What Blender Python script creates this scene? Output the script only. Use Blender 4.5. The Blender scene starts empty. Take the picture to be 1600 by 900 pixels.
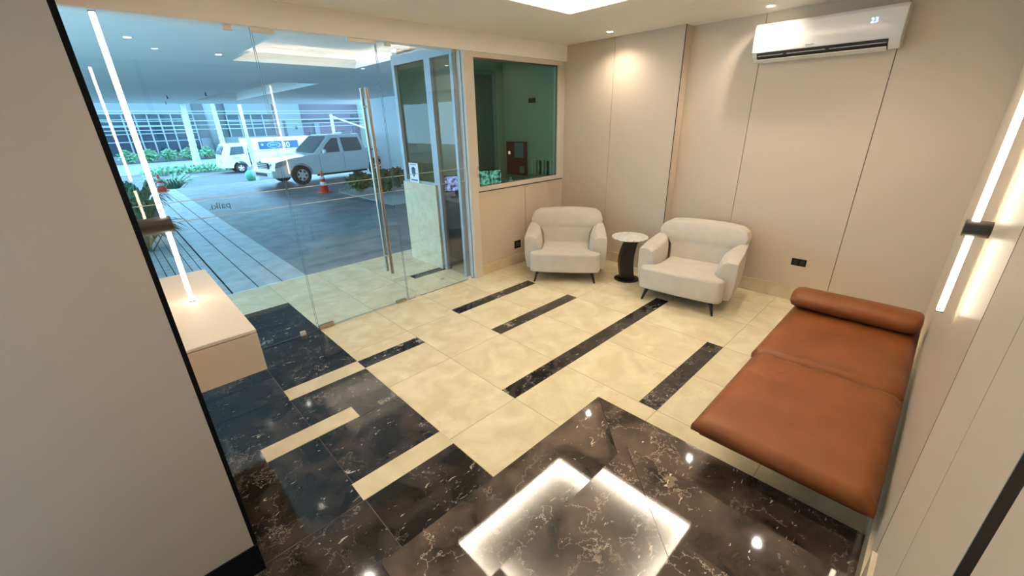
import bpy, math, random
from mathutils import Matrix, Vector
random.seed(7)
S = 1.92                      # height of the eye above the lobby floor, metres; plan figures below are in that unit
scn = bpy.context.scene
COL = scn.collection
PI = math.pi

# ------------------------------------------------------------------ camera, sky, exposure
cam_d = bpy.data.cameras.new('camera'); cam = bpy.data.objects.new('camera', cam_d); COL.objects.link(cam)
cam_d.sensor_width = 36.0; cam_d.lens = 36.0*642.12/1600.0; cam_d.clip_start = 0.02; cam_d.clip_end = 400
def cam_matrix(yaw, pitch, roll):
    cy, sy, cp, sp, cr, sr = math.cos(yaw), math.sin(yaw), math.cos(pitch), math.sin(pitch), math.cos(roll), math.sin(roll)
    fwd = Vector((sy*cp, cy*cp, -sp)); right = Vector((cy, -sy, 0)); up = right.cross(fwd)
    r2 = cr*right + sr*up; u2 = -sr*right + cr*up
    return Matrix((r2, u2, -fwd)).transposed()
cam.matrix_world = Matrix.Translation((0, 0, S)) @ cam_matrix(0.7585102, 0.3876194, -0.0267972).to_4x4()
scn.camera = cam
scn.view_settings.view_transform = 'Standard'; scn.view_settings.look = 'None'
scn.view_settings.exposure = 0.66; scn.view_settings.gamma = 1.0; scn.view_settings.use_curve_mapping = False

world = bpy.data.worlds.new('daylight'); scn.world = world; world.use_nodes = True
wn = world.node_tree.nodes; wl = world.node_tree.links
bg = wn['Background']; bg.inputs['Strength'].default_value = 5.0
tc = wn.new('ShaderNodeTexCoord'); sepw = wn.new('ShaderNodeSeparateXYZ'); rmp = wn.new('ShaderNodeValToRGB')
wl.new(tc.outputs['Generated'], sepw.inputs[0]); wl.new(sepw.outputs['Z'], rmp.inputs[0])
rmp.color_ramp.elements[0].color = (0.32, 0.70, 1.0, 1); rmp.color_ramp.elements[0].position = 0.0
rmp.color_ramp.elements[1].color = (0.30, 0.64, 1.0, 1); rmp.color_ramp.elements[1].position = 0.7
wl.new(rmp.outputs[0], bg.inputs[0])

WARM = (1.0, 0.90, 0.74)
def lamp(name, kind, loc, energy, color=WARM, parent=None, **kw):
    d = bpy.data.lights.new(name, kind); d.energy = energy; d.color = color
    tgt = kw.pop('target', None)
    for k, v in kw.items(): setattr(d, k, v)
    o = bpy.data.objects.new(name, d); COL.objects.link(o); o.location = loc
    if tgt is not None: o.rotation_euler = (Vector(tgt)-Vector(loc)).to_track_quat('-Z', 'Y').to_euler()
    if parent is not None:
        o.parent = parent; o.location = Vector(loc)-parent.location
    return o
sun = lamp('sun', 'SUN', (0, 30, 30), 1.0, (0.75, 0.95, 1.0), angle=0.05, target=(12, 22, 0))
E_SPOT, E_TRAY, E_OUT_TRAY = 40.0, 225.0, 11.0
# lobby ceiling tray light (LED strips lying on the tray ledge)
TX0, TX1, TY0, TY1, TZ = 0.91*S, 1.857*S, 0.52*S, 1.496*S, 1.472*S

# ------------------------------------------------------------------ mesh builder
class MB:
    def __init__(s): s.v = []; s.f = []; s.m = []; s.cur = 0
    def mat(s, i): s.cur = i; return s
    def add(s, vs, fs):
        n = len(s.v); s.v += [tuple(p) for p in vs]
        for f in fs: s.f.append([i+n for i in f]); s.m.append(s.cur)
        return s
    def box(s, x0, x1, y0, y1, z0, z1):
        vs = [(x, y, z) for z in (z0, z1) for y in (y0, y1) for x in (x0, x1)]
        return s.add(vs, [(0,2,3,1),(4,5,7,6),(0,1,5,4),(2,6,7,3),(0,4,6,2),(1,3,7,5)])
    def hbox(s, x0, x1, y0, y1, z0, z1): return s.box(x0*S, x1*S, y0*S, y1*S, z0*S, z1*S)
    def quad(s, a, b, c, d): return s.add([a, b, c, d], [(0,1,2,3)])
    def rect(s, x0, x1, y0, y1, z): return s.quad((x0,y0,z),(x1,y0,z),(x1,y1,z),(x0,y1,z))
    def prism(s, prof, a, b, axis='y'):
        # profile of 2-D points swept along an axis: 'y' -> (x,z), 'x' -> (y,z), 'z' -> (x,y)
        def P(p, t): return {'y': (p[0], t, p[1]), 'x': (t, p[0], p[1]), 'z': (p[0], p[1], t)}[axis]
        n = len(prof); vs = [P(p, a) for p in prof]+[P(p, b) for p in prof]
        fs = [(i, (i+1) % n, n+(i+1) % n, n+i) for i in range(n)]
        return s.add(vs, fs+[tuple(range(n-1, -1, -1)), tuple(range(n, 2*n))])
    def cyl(s, p0, p1, r0, r1=None, n=16, caps=True):
        r1 = r0 if r1 is None else r1
        p0, p1 = Vector(p0), Vector(p1); d = (p1-p0).normalized()
        a = d.orthogonal().normalized(); b = d.cross(a)
        vs = []
        for p, r in ((p0, r0), (p1, r1)):
            for i in range(n):
                t = 2*PI*i/n; vs.append(p+(a*math.cos(t)+b*math.sin(t))*r)
        fs = [(i, (i+1) % n, n+(i+1) % n, n+i) for i in range(n)]
        if caps: fs += [tuple(range(n-1, -1, -1)), tuple(range(n, 2*n))]
        return s.add(vs, fs)
    def tube(s, pts, r, n=8):
        for a, b in zip(pts, pts[1:]): s.cyl(a, b, r, n=n)
        return s
    def lathe(s, prof, n=24, c=(0,0,0)):
        vs = []
        for r, z in prof:
            for i in range(n):
                t = 2*PI*i/n; vs.append((c[0]+r*math.cos(t), c[1]+r*math.sin(t), c[2]+z))
        fs = []
        for k in range(len(prof)-1):
            for i in range(n): fs.append((k*n+i, k*n+(i+1) % n, (k+1)*n+(i+1) % n, (k+1)*n+i))
        fs += [tuple(range(n-1, -1, -1)), tuple(range((len(prof)-1)*n, len(prof)*n))]
        return s.add(vs, fs)
    def blob(s, c, r, n=12):
        prof = []
        vs = []; fs = []
        for k in range(1, n):
            ph = PI*k/n
            for i in range(n*2):
                t = PI*i/n; vs.append((c[0]+r[0]*math.sin(ph)*math.cos(t), c[1]+r[1]*math.sin(ph)*math.sin(t), c[2]+r[2]*math.cos(ph)))
        m = n*2
        for k in range(n-2):
            for i in range(m): fs.append((k*m+i, (k+1)*m+i, (k+1)*m+(i+1) % m, k*m+(i+1) % m))
        fs += [tuple(range(m)), tuple(range((n-2)*m+m-1, (n-2)*m-1, -1))]
        return s.add(vs, fs)
    def build(s, name, mats, parent=None, bevel=0, seg=2, smooth=False, sub=0, world=True, angle=0.6):
        if not isinstance(mats, (list, tuple)): mats = [mats]
        off = Vector((0,0,0)); q = parent
        if world:
            while q is not None: off += q.location; q = q.parent
        me = bpy.data.meshes.new(name)
        me.from_pydata([tuple(Vector(p)-off) for p in s.v], [], s.f)
        for m in mats: me.materials.append(m)
        me.polygons.foreach_set('material_index', s.m)
        if smooth or sub: me.polygons.foreach_set('use_smooth', [True]*len(s.f))
        me.update()
        o = bpy.data.objects.new(name, me); COL.objects.link(o)
        if parent is not None: o.parent = parent
        if bevel:
            b = o.modifiers.new('bevel', 'BEVEL'); b.width = bevel; b.segments = seg; b.limit_method = 'ANGLE'; b.angle_limit = 0.5
            me.polygons.foreach_set('use_smooth', [True]*len(s.f))
            if not sub:
                w = o.modifiers.new('normals', 'WEIGHTED_NORMAL'); w.keep_sharp = True
        if sub:
            q = o.modifiers.new('subdivision', 'SUBSURF'); q.levels = sub; q.render_levels = sub
        return o
def tag(o, label=None, cat=None, group=None, kind=None):
    if label: o['label'] = label
    if cat: o['category'] = cat
    if group: o['group'] = group
    if kind: o['kind'] = kind
    return o
def thing(name, loc, label, cat, rz=0, group=None, kind=None):
    o = bpy.data.objects.new(name, None); COL.objects.link(o); o.empty_display_size = 0.1
    o.location = loc; o.rotation_euler = (0, 0, rz)
    return tag(o, label, cat, group, kind)
def copy_tree(o, parent=None):
    c = o.copy(); COL.objects.link(c); c.parent = parent
    for ch in list(o.children): copy_tree(ch, c)
    return c

# ------------------------------------------------------------------ materials
def mat(name, color, rough=0.5, metal=0.0, emit=None, es=0.0, ior=1.45, bump=0, bscale=50, coat=0, var=0, vscale=3, alpha=None):
    m = bpy.data.materials.new(name); m.use_nodes = True; nt = m.node_tree; p = nt.nodes['Principled BSDF']
    p.inputs['Base Color'].default_value = (*color, 1); p.inputs['Roughness'].default_value = rough
    p.inputs['Metallic'].default_value = metal; p.inputs['IOR'].default_value = ior
    if coat: p.inputs['Coat Weight'].default_value = coat; p.inputs['Coat Roughness'].default_value = 0.05
    if emit: p.inputs['Emission Color'].default_value = (*emit, 1); p.inputs['Emission Strength'].default_value = es
    co = nt.nodes.new('ShaderNodeTexCoord')
    if var:
        n = nt.nodes.new('ShaderNodeTexNoise'); n.inputs['Scale'].default_value = vscale; n.inputs['Detail'].default_value = 6
        nt.links.new(co.outputs['Object'], n.inputs['Vector'])
        r = nt.nodes.new('ShaderNodeValToRGB'); r.color_ramp.elements[0].position = 0.3; r.color_ramp.elements[1].position = 0.7
        r.color_ramp.elements[0].color = (*[c*(1-var) for c in color], 1); r.color_ramp.elements[1].color = (*[min(1, c*(1+var)) for c in color], 1)
        nt.links.new(n.outputs['Fac'], r.inputs[0]); nt.links.new(r.outputs[0], p.inputs['Base Color'])
    if bump:
        n = nt.nodes.new('ShaderNodeTexNoise'); n.inputs['Scale'].default_value = bscale; n.inputs['Detail'].default_value = 4
        nt.links.new(co.outputs['Object'], n.inputs['Vector'])
        b = nt.nodes.new('ShaderNodeBump'); b.inputs['Strength'].default_value = bump; b.inputs['Distance'].default_value = 0.01
        nt.links.new(n.outputs['Fac'], b.inputs['Height']); nt.links.new(b.outputs[0], p.inputs['Normal'])
    return m
def marble(name, base, mid, vein, rough, vein_w=0.02, scale=3.0, blotch=None, vein_amt=0.5, ior=1.5, fleck=0.9):
    m = bpy.data.materials.new(name); m.use_nodes = True; nt = m.node_tree; N = nt.nodes; L = nt.links; p = N['Principled BSDF']
    p.inputs['Roughness'].default_value = rough; p.inputs['IOR'].default_value = ior
    geo = N.new('ShaderNodeNewGeometry'); co = N.new('ShaderNodeTexCoord')
    mul = N.new('ShaderNodeVectorMath'); mul.operation = 'SCALE'; comb = N.new('ShaderNodeCombineXYZ')
    for i in range(3): L.new(geo.outputs['Random Per Island'], comb.inputs[i])
    L.new(comb.outputs[0], mul.inputs[0]); mul.inputs['Scale'].default_value = 37.0
    add = N.new('ShaderNodeVectorMath'); L.new(co.outputs['Object'], add.inputs[0]); L.new(mul.outputs[0], add.inputs[1])
    nz = N.new('ShaderNodeTexNoise'); nz.inputs['Scale'].default_value = scale*1.3; nz.inputs['Detail'].default_value = 8; nz.inputs['Roughness'].default_value = 0.65
    L.new(add.outputs[0], nz.inputs['Vector'])
    dis = N.new('ShaderNodeVectorMath'); dis.operation = 'MULTIPLY_ADD'; L.new(nz.outputs['Color'], dis.inputs[0]); dis.inputs[1].default_value = (0.95,)*3; L.new(add.outputs[0], dis.inputs[2])
    vo = N.new('ShaderNodeTexVoronoi'); vo.feature = 'DISTANCE_TO_EDGE'; vo.inputs['Scale'].default_value = scale; L.new(dis.outputs[0], vo.inputs['Vector'])
    r = N.new('ShaderNodeValToRGB'); r.color_ramp.elements[0].position = 0.0; r.color_ramp.elements[0].color = (1,1,1,1)
    r.color_ramp.elements[1].position = vein_w; r.color_ramp.elements[1].color = (0,0,0,1); L.new(vo.outputs['Distance'], r.inputs[0])
    n2 = N.new('ShaderNodeTexNoise'); n2.inputs['Scale'].default_value = scale*0.9; n2.inputs['Detail'].default_value = 5; L.new(add.outputs[0], n2.inputs['Vector'])
    r2 = N.new('ShaderNodeValToRGB'); r2.color_ramp.elements[0].position = 0.5-vein_amt*0.12; r2.color_ramp.elements[1].position = 0.66-vein_amt*0.1; L.new(n2.outputs['Fac'], r2.inputs[0])
    mm = N.new('ShaderNodeMath'); mm.operation = 'MULTIPLY'; L.new(r.outputs[0], mm.inputs[0]); L.new(r2.outputs[0], mm.inputs[1])
    n3 = N.new('ShaderNodeTexNoise'); n3.inputs['Scale'].default_value = scale*1.8; n3.inputs['Detail'].default_value = 7; n3.inputs['Distortion'].default_value = 0.6; L.new(add.outputs[0], n3.inputs['Vector'])
    r3 = N.new('ShaderNodeValToRGB'); r3.color_ramp.elements[0].position = 0.36; r3.color_ramp.elements[1].position = 0.68
    r3.color_ramp.elements[0].color = (*base, 1); r3.color_ramp.elements[1].color = (*mid, 1); L.new(n3.outputs['Fac'], r3.inputs[0])
    col = r3.outputs[0]
    if blotch:
        n4 = N.new('ShaderNodeTexNoise'); n4.inputs['Scale'].default_value = scale*1.1; n4.inputs['Detail'].default_value = 3; n4.inputs['Distortion'].default_value = 1.5; L.new(dis.outputs[0], n4.inputs['Vector'])
        r4 = N.new('ShaderNodeValToRGB'); r4.color_ramp.elements[0].position = 0.665; r4.color_ramp.elements[1].position = 0.685; L.new(n4.outputs['Fac'], r4.inputs[0])
        mx = N.new('ShaderNodeMixRGB'); L.new(r4.outputs[0], mx.inputs[0]); L.new(col, mx.inputs[1]); mx.inputs[2].default_value = (*blotch, 1); col = mx.outputs[0]
    fk = N.new('ShaderNodeTexNoise'); fk.inputs['Scale'].default_value = scale*3.2; fk.inputs['Detail'].default_value = 6; fk.inputs['Distortion'].default_value = 2.2
    st = N.new('ShaderNodeVectorMath'); st.operation = 'MULTIPLY'; L.new(add.outputs[0], st.inputs[0]); st.inputs[1].default_value = (1.0, 2.6, 1.4); L.new(st.outputs[0], fk.inputs['Vector'])
    rk = N.new('ShaderNodeValToRGB'); rk.color_ramp.elements[0].position = fleck; rk.color_ramp.elements[1].position = fleck+0.02; L.new(fk.outputs['Fac'], rk.inputs[0])
    mk = N.new('ShaderNodeMath'); mk.operation = 'MAXIMUM'; L.new(mm.outputs[0], mk.inputs[0]); L.new(rk.outputs[0], mk.inputs[1]); mm = mk
    mx = N.new('ShaderNodeMixRGB'); L.new(mm.outputs[0], mx.inputs[0]); L.new(col, mx.inputs[1]); mx.inputs[2].default_value = (*vein, 1)
    L.new(mx.outputs[0], p.inputs['Base Color'])
    return m
def glass(name, tint=(1,1,1), ior=1.5, boost=1.0, dirt=0.0):
    m = bpy.data.materials.new(name); m.use_nodes = True; N = m.node_tree.nodes; L = m.node_tree.links
    N.remove(N['Principled BSDF']); out = N['Material Output']
    t = N.new('ShaderNodeBsdfTransparent'); t.inputs[0].default_value = (*tint, 1)
    g = N.new('ShaderNodeBsdfGlossy'); g.inputs['Roughness'].default_value = 0.0
    f = N.new('ShaderNodeFresnel')
    ge = N.new('ShaderNodeNewGeometry'); mr = N.new('ShaderNodeMapRange'); mr.inputs['To Min'].default_value = ior; mr.inputs['To Max'].default_value = 1/ior
    L.new(ge.outputs['Backfacing'], mr.inputs['Value']); L.new(mr.outputs[0], f.inputs['IOR'])   # same index from either side of the pane
    k = N.new('ShaderNodeMath'); k.operation = 'MULTIPLY'; k.inputs[1].default_value = boost; L.new(f.outputs[0], k.inputs[0])
    mx = N.new('ShaderNodeMixShader'); L.new(k.outputs[0], mx.inputs[0]); L.new(t.outputs[0], mx.inputs[1]); L.new(g.outputs[0], mx.inputs[2])
    L.new(mx.outputs[0], out.inputs[0]); return m
def emis(name, color, s): return mat(name, (0.8,0.8,0.8), 0.5, emit=color, es=s)

M = dict(
 wall=mat('beige wall panel', (0.61, 0.50, 0.39), 0.55, bump=0.03, bscale=300),
 lacquer=mat('beige lacquered panel', (0.64, 0.54, 0.42), 0.32),
 joint=mat('panel joint', (0.10, 0.07, 0.05), 0.8),
 black=mat('black reveal', (0.006, 0.006, 0.006), 0.7, ior=1.2),
 ceil=mat('ceiling paint', (0.88, 0.83, 0.76), 0.8),
 white=mat('white paint', (0.90, 0.86, 0.81), 0.6),
 trayw=mat('tray white paint', (0.82, 0.80, 0.77), 0.8),
 cream=marble('cream marble', (0.72, 0.59, 0.37), (0.86, 0.74, 0.50), (0.60, 0.45, 0.25), 0.16, 0.012, 2.6, vein_amt=0.1, ior=1.3),
 creamw=marble('cream marble skirting', (0.62, 0.50, 0.32), (0.72, 0.60, 0.42), (0.55, 0.40, 0.25), 0.25, 0.02, 5),
 dark=marble('black marble', (0.006, 0.005, 0.005), (0.048, 0.038, 0.032), (0.46, 0.40, 0.34), 0.07, 0.009, 2.8, blotch=(0.30, 0.25, 0.21), vein_amt=0.25, ior=1.42, fleck=0.675),
 brown=marble('dark brown marble', (0.030, 0.020, 0.014), (0.135, 0.095, 0.072), (0.75, 0.62, 0.48), 0.035, 0.011, 2.6, blotch=(0.26, 0.19, 0.14), vein_amt=1.0, ior=1.62, fleck=0.682),
 grout=mat('tile grout', (0.30, 0.22, 0.13), 0.9),
 gdark=mat('dark grout', (0.02, 0.02, 0.02), 0.9),
 glass=glass('clear glass', (0.93, 0.965, 0.975), 1.5, 2.2),
 tint=glass('green tinted glass', (0.31, 0.46, 0.37), 1.5, 0.8),
 gedge=mat('glass edge', (0.08, 0.12, 0.13), 0.4),
 etch=mat('frosted decal', (0.62, 0.68, 0.66), 0.6),
 etchd=mat('etched lettering', (0.10, 0.22, 0.28), 0.6),
 steel=mat('brushed steel', (0.46, 0.39, 0.31), 0.32, 1.0),
 fitting=mat('satin fitting', (0.82, 0.78, 0.73), 0.5),
 alu=mat('pale aluminium frame', (0.66, 0.60, 0.52), 0.45, 0.2),
 alug=mat('grey aluminium frame', (0.36, 0.38, 0.39), 0.4, 0.3),
 fabric=mat('cream boucle fabric', (0.60, 0.53, 0.45), 0.95, bump=0.5, bscale=220, var=0.05, vscale=8),
 legm=mat('black metal leg', (0.012, 0.010, 0.009), 0.35),
 leather=mat('tan leather', (0.190, 0.058, 0.015), 0.42, ior=1.3, bump=0.5, bscale=7, var=0.14, vscale=3.0),
 wood=mat('dark wood', (0.05, 0.03, 0.02), 0.5),
 ac=mat('air conditioner plastic', (0.78, 0.74, 0.70), 0.25, coat=0.3),
 dslot=mat('dark slot', (0.02, 0.018, 0.016), 0.6),
 console=mat('console lacquer', (0.74, 0.63, 0.50), 0.35),
 consoletop=mat('console top', (0.80, 0.72, 0.62), 0.55),
 led=emis('warm led diffuser', (1.0, 0.86, 0.64), 9.0),
 ledcove=emis('cove led', (1.0, 0.90, 0.74), 30.0),
 spotled=emis('downlight lens', (1.0, 0.93, 0.80), 25.0),
 bronze=mat('dark bronze', (0.022, 0.019, 0.017), 0.45),
)

for nd in M['leather'].node_tree.nodes:
    if nd.type == 'BUMP': nd.inputs['Distance'].default_value = 0.03; nd.inputs['Strength'].default_value = 0.35
    if nd.type == 'TEX_NOISE' and abs(nd.inputs['Scale'].default_value-7) < .1: nd.inputs['Scale'].default_value = 4.0; nd.inputs['Distortion'].default_value = 0.9; nd.inputs['Detail'].default_value = 2.5
# ------------------------------------------------------------------ floor
XG = [-0.97, -0.6575, -0.345, -0.0325, 0.28, 0.5925, 0.905, 1.2175, 1.53, 1.8425, 2.155, 2.4675, 2.78]
g = 0.0017
f = MB()
f.mat(0).rect(-0.97*S, 2.78*S, -0.12*S, 3.05*S, -0.004)
def tiles(cols, rows, m):
    f.mat(m)
    for a, b in zip(cols, cols[1:]):
        for c, d in zip(rows, rows[1:]): f.rect(a*S+g, b*S-g, c*S+g, d*S-g, 0.0)
tiles(XG[:6], [-0.12, 0.2825, 0.6075, 0.932, 1.29, 1.622, 1.80, 2.11, 2.365, 2.62], 2)
tiles(XG[:6], [2.62, 3.05], 1)
tiles(XG[5:], [-0.12, 0.18, 0.53, 0.955, 1.377, 1.755, 2.11, 2.42, 2.73, 3.05], 1)
for x0, x1, y0, y1, m in ((0.5925, 0.905, 1.585, 1.66, 2), (0.905, 2.16, 0.955, 1.03, 2), (1.2175, 1.8425, 1.377, 1.45, 2), (1.2175, 1.8425, 0.53, 0.603, 2),
                          (1.2175, 1.85, 1.722, 1.795, 2), (1.35, 1.667, 2.395, 2.47, 2),
                          (0.28, 0.5925, 1.58, 1.665, 1), (0.1185, 0.432, 1.292, 1.368, 1), (0.275, 0.5925, 0.932, 1.012, 1)):
    f.mat(m).box(x0*S, x1*S, y0*S, y1*S, -0.002, 0.0008)
tag(f.build('floor', [M['grout'], M['cream'], M['dark']]), kind='structure')

m = MB(); m.lathe([(0.001, 0.001), (0.03, 0.001), (0.03, 0.003), (0.001, 0.003)], 20, (1.475*S, 2.25*S, 0))
tag(m.build('floor_drain', M['steel']), 'tiny round drain in the porch floor just outside the glass', 'drain')
# marble steps that climb towards the viewer
def stair():
    lv = [(1.058, 0.679, 0.07, 0.208), (0.828, 0.432, 0.16, -0.30), (0.593, 0.178, 0.25, -0.80)]
    r = thing('marble_steps', (0.6*S, 0.0, 0.0), 'polished dark brown marble steps with white veins in the foreground corner', 'steps')
    z0 = 0.0
    for i, (X, Y, z, xl) in enumerate(lv):
        m = MB(); t = 0.022; z1 = z*S; yw = -0.083*S; x0 = xl*S
        xi, yi = ((lv[i+1][0]-0.03)*S, (lv[i+1][1]-0.03)*S) if i < 2 else (-1.9*S, yw)
        X_, Y_ = X*S, Y*S
        if i < 2:
            j = 0.0016
            # the tread in two slabs mitred on the corner
            for prof in ([(x0, yi), (xi-j, yi), (X_-j, Y_), (x0, Y_)], [(xi, yw), (X_, yw), (X_, Y_-j), (xi, yi-j)]):
                m.prism(prof, z1-t, z1, 'z')
            m.box(x0+0.01, X_-0.02, yi-0.1, Y_-0.02, z0, z1-t)
            m.box(xi-0.1, X_-0.02, yw, yi-0.1, z0, z1-t)
        else:
            m.prism([(x0, yw), (X_, yw), (X_, Y_), (x0, Y_)], z1-t, z1, 'z')
            m.box(x0+0.01, X_-0.02, yw, Y_-0.02, z0, z1-t)
        m.build('step', M['brown'], r)
    return r
stair()

# ------------------------------------------------------------------ walls
def panel_wall(m, fixed, a, b, z0, z1, seams, axis, out, ip=0, ij=1, gap=0.003, d=0.02):
    """panels side by side in front of a dark backing; axis 'x' = runs along x"""
    e = [a]+sorted(seams)+[b]
    for p, q in zip(e, e[1:]):
        p2 = p+(gap if p != a else 0); q2 = q-(gap if q != b else 0)
        m.mat(ip)
        lo, hi = sorted((fixed, fixed+out*d))
        if axis == 'x': m.box(p2, q2, lo, hi, z0, z1)
        else: m.box(lo, hi, p2, q2, z0, z1)
    lo, hi = sorted((fixed+out*0.012, fixed+out*0.10)); m.mat(ij)
    if axis == 'x': m.box(a, b, lo+0.009 if out > 0 else lo, hi if out > 0 else hi-0.009, z0, z1)
    else: m.box(lo+0.009 if out > 0 else lo, hi if out > 0 else hi-0.009, a, b, z0, z1)
CZ = 1.472*S
# back wall: a section that stands forward and a recessed one
m = MB()
panel_wall(m, 2.568*S, 1.237*S, 2.11*S, 0, CZ, [1.696*S], 'y', 1)
panel_wall(m, 2.649*S, -0.12*S, 1.245*S, 0, CZ, [0.305*S, 0.856*S], 'y', 1)
m.mat(0).box(2.568*S+0.004, 2.649*S, 1.237*S-0.001, 1.30*S, 0, CZ)
m.mat(2).box(2.568*S-0.002, 2.568*S+0.004, 1.237*S-0.002, 1.237*S+0.004, 0.076*S, CZ)
tag(m.build('wall_back', [M['wall'], M['joint'], M['black']]), kind='structure')
m = MB()
m.box(2.568*S-0.012, 2.568*S+0.001, 1.237*S-0.012, 2.10*S, 0, 0.076*S)
m.box(2.568*S-0.012, 2.649*S, 1.237*S-0.012, 1.237*S+0.001, 0, 0.076*S)
m.box(2.649*S-0.012, 2.649*S+0.001, -0.08*S, 1.237*S-0.012, 0, 0.08*S)
tag(m.build('baseboard_back', M['creamw'], bevel=0.002), kind='structure')
# right wall
m = MB()
panel_wall(m, -0.085*S, 0.86*S, 2.649*S, 0, CZ, [], 'x', -1)
m.mat(3)
panel_wall(m, -0.085*S, 0.41*S, 0.86*S, 0, CZ, [0.607*S], 'x', -1, ip=3)
m.mat(1).box(0.8575*S, 0.8605*S, -0.085*S-0.03, -0.085*S+0.0005, 0, CZ)
m.mat(2).box(0.375*S, 0.41*S, -0.085*S-0.05, -0.085*S-0.001, 0, CZ)
m.mat(3).box(-2.2*S, 0.375*S, -0.085*S-0.1, -0.085*S, 0, CZ)
tag(m.build('wall_right', [M['lacquer'], M['joint'], M['black'], M['wall']]), kind='structure')
m = MB()
for x0, x1, z0 in ((1.06, 2.643, 0), (0.83, 1.06, 0.07), (0.593, 0.83, 0.16), (0.2, 0.593, 0.25)):
    m.hbox(x0, x1, -0.0855, -0.077, z0, z0+0.085)
tag(m.build('baseboard_right', M['creamw'], bevel=0.002), kind='structure')
# left wall: turns the corner beside the viewer, then runs to the glass
m = MB()
m.mat(0).box(-2.2*S, 0.010*S, 0.921*S, 1.0*S, 0.085*S, CZ)
m.mat(1).box(-2.2*S, 0.014*S, 0.927*S, 1.0*S, 0, 0.085*S)
m.mat(1).box(0.0085*S, 0.0185*S, 0.924*S, 0.932*S, 0.085*S, CZ)
m.mat(0).box(-0.08*S, 0.017*S, 0.932*S, 2.105*S, 0, CZ)
tag(m.build('wall_left', [mat('taupe wall panel', (0.50, 0.375, 0.285), 0.6, bump=0.03, bscale=300), M['black']]), kind='structure')
m = MB(); m.hbox(-2.2, 0.0175, 0.9185, 0.9275, 0, 0.0835)
tag(m.build('baseboard_left', M['black'], bevel=0.002), kind='structure')
# wall behind the viewer
m = MB(); m.box(-2.25*S, -2.2*S, -0.2*S, 1.0*S, 0, CZ); tag(m.build('wall_rear', M['wall']), kind='structure')
# front: low wall under the booth window, beam over the glass
m = MB()
panel_wall(m, 2.108*S, 1.712*S, 2.568*S, 0.0, 0.568*S, [2.154*S], 'x', 1, d=0.02)
m.mat(2).box(1.704*S, 1.712*S, 2.104*S, 2.12*S, 0.076*S, 0.576*S)
m.mat(2).box(1.712*S, 2.568*S, 2.106*S, 2.12*S, 0.568*S, 0.575*S)
m.mat(3).box(-0.02*S, 2.568*S, 2.085*S, 2.20*S, 1.373*S, CZ)
tag(m.build('wall_front', [M['wall'], M['joint'], M['black'], M['white']]), kind='structure')
m = MB(); m.hbox(1.69, 2.568, 2.098, 2.1085, 0, 0.0755)
tag(m.build('baseboard_front', M['creamw'], bevel=0.002), kind='structure')

# ceiling with its light tray
m = MB()
X0, X1, Y0, Y1 = -2.25*S, 2.75*S, -0.2*S, 2.2*S
m.mat(0).box(X0, TX0, Y0, Y1, TZ, TZ+0.03).box(TX1, X1, Y0, Y1, TZ, TZ+0.03).box(TX0, TX1, Y0, TY0, TZ, TZ+0.03).box(TX0, TX1, TY1, Y1, TZ, TZ+0.03)
W = 0.09
m.mat(1)
for x0, x1, y0, y1 in ((TX0-W-0.02, TX0-W, TY0-W, TY1+W), (TX1+W, TX1+W+0.02, TY0-W, TY1+W), (TX0-W, TX1+W, TY0-W-0.02, TY0-W), (TX0-W, TX1+W, TY1+W, TY1+W+0.02)):
    m.box(x0, x1, y0, y1, TZ+0.03, TZ+0.19)
m.box(TX0-W, TX1+W, TY0-W, TY1+W, TZ+0.17, TZ+0.19)
e = 0.012
for x0, x1, y0, y1 in ((TX0-e, TX0, TY0-e, TY1+e), (TX1, TX1+e, TY0-e, TY1+e), (TX0, TX1, TY0-e, TY0), (TX0, TX1, TY1, TY1+e)):
    m.box(x0, x1, y0, y1, TZ+0.028, TZ+0.055)
tag(m.build('ceiling', [M['ceil'], M['trayw']]), kind='structure')
r = thing('cove_light', ((TX0+TX1)/2, (TY0+TY1)/2, TZ+0.03), 'square recessed ceiling tray glowing with hidden white light strips', 'ceiling light')
for x0, x1, y0, y1 in ((TX0-0.05, TX0-0.03, TY0, TY1), (TX1+0.03, TX1+0.05, TY0, TY1), (TX0, TX1, TY0-0.05, TY0-0.03), (TX0, TX1, TY1+0.03, TY1+0.05)):
    b = MB(); b.box(x0, x1, y0, y1, TZ+0.031, TZ+0.045); b.build('light_strip', M['ledcove'], r)
cx_, cy_ = (TX0+TX1)/2, (TY0+TY1)/2
for px, py, lx_, ly_ in ((TX0-0.025, cy_, .02, TY1-TY0), (TX1+0.025, cy_, .02, TY1-TY0), (cx_, TY0-0.025, TX1-TX0, .02), (cx_, TY1+0.025, TX1-TX0, .02)):
    l_ = lamp('cove_glow', 'AREA', (px, py, TZ+0.062), E_TRAY/4, (1, .865, .69), r, shape='RECTANGLE', size=lx_, size_y=ly_)
    l_.rotation_euler = (PI, 0, 0)

# downlights
def downlight(x, y, label, z=CZ, e=E_SPOT, spot=True, cone=2.55, warm=(1, .90, .74), group=None):
    r = thing('downlight', (x, y, z), label, 'ceiling light', group=group)
    a = MB(); a.lathe([(0.030, -0.001), (0.045, -0.004), (0.047, 0.0), (0.030, 0.0)], 28, (x, y, z)); a.build('trim_ring', M['white'], r, smooth=True)
    b = MB(); b.lathe([(0.001, -0.0035), (0.031, -0.0035), (0.031, -0.001), (0.001, -0.001)], 24, (x, y, z)); b.build('lens', M['spotled'], r)
    if spot: lamp('spot', 'SPOT', (x, y, z-0.012), e, warm, r, spot_size=cone, spot_blend=0.8, shadow_soft_size=0.022)
    return r
downlight(2.396*S, 1.625*S, 'round downlight above the left armchair, nearest the booth window', e=E_SPOT*0.6)
downlight(2.50*S, 0.80*S, 'round downlight close to the air conditioner', e=E_SPOT*0.75)
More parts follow.
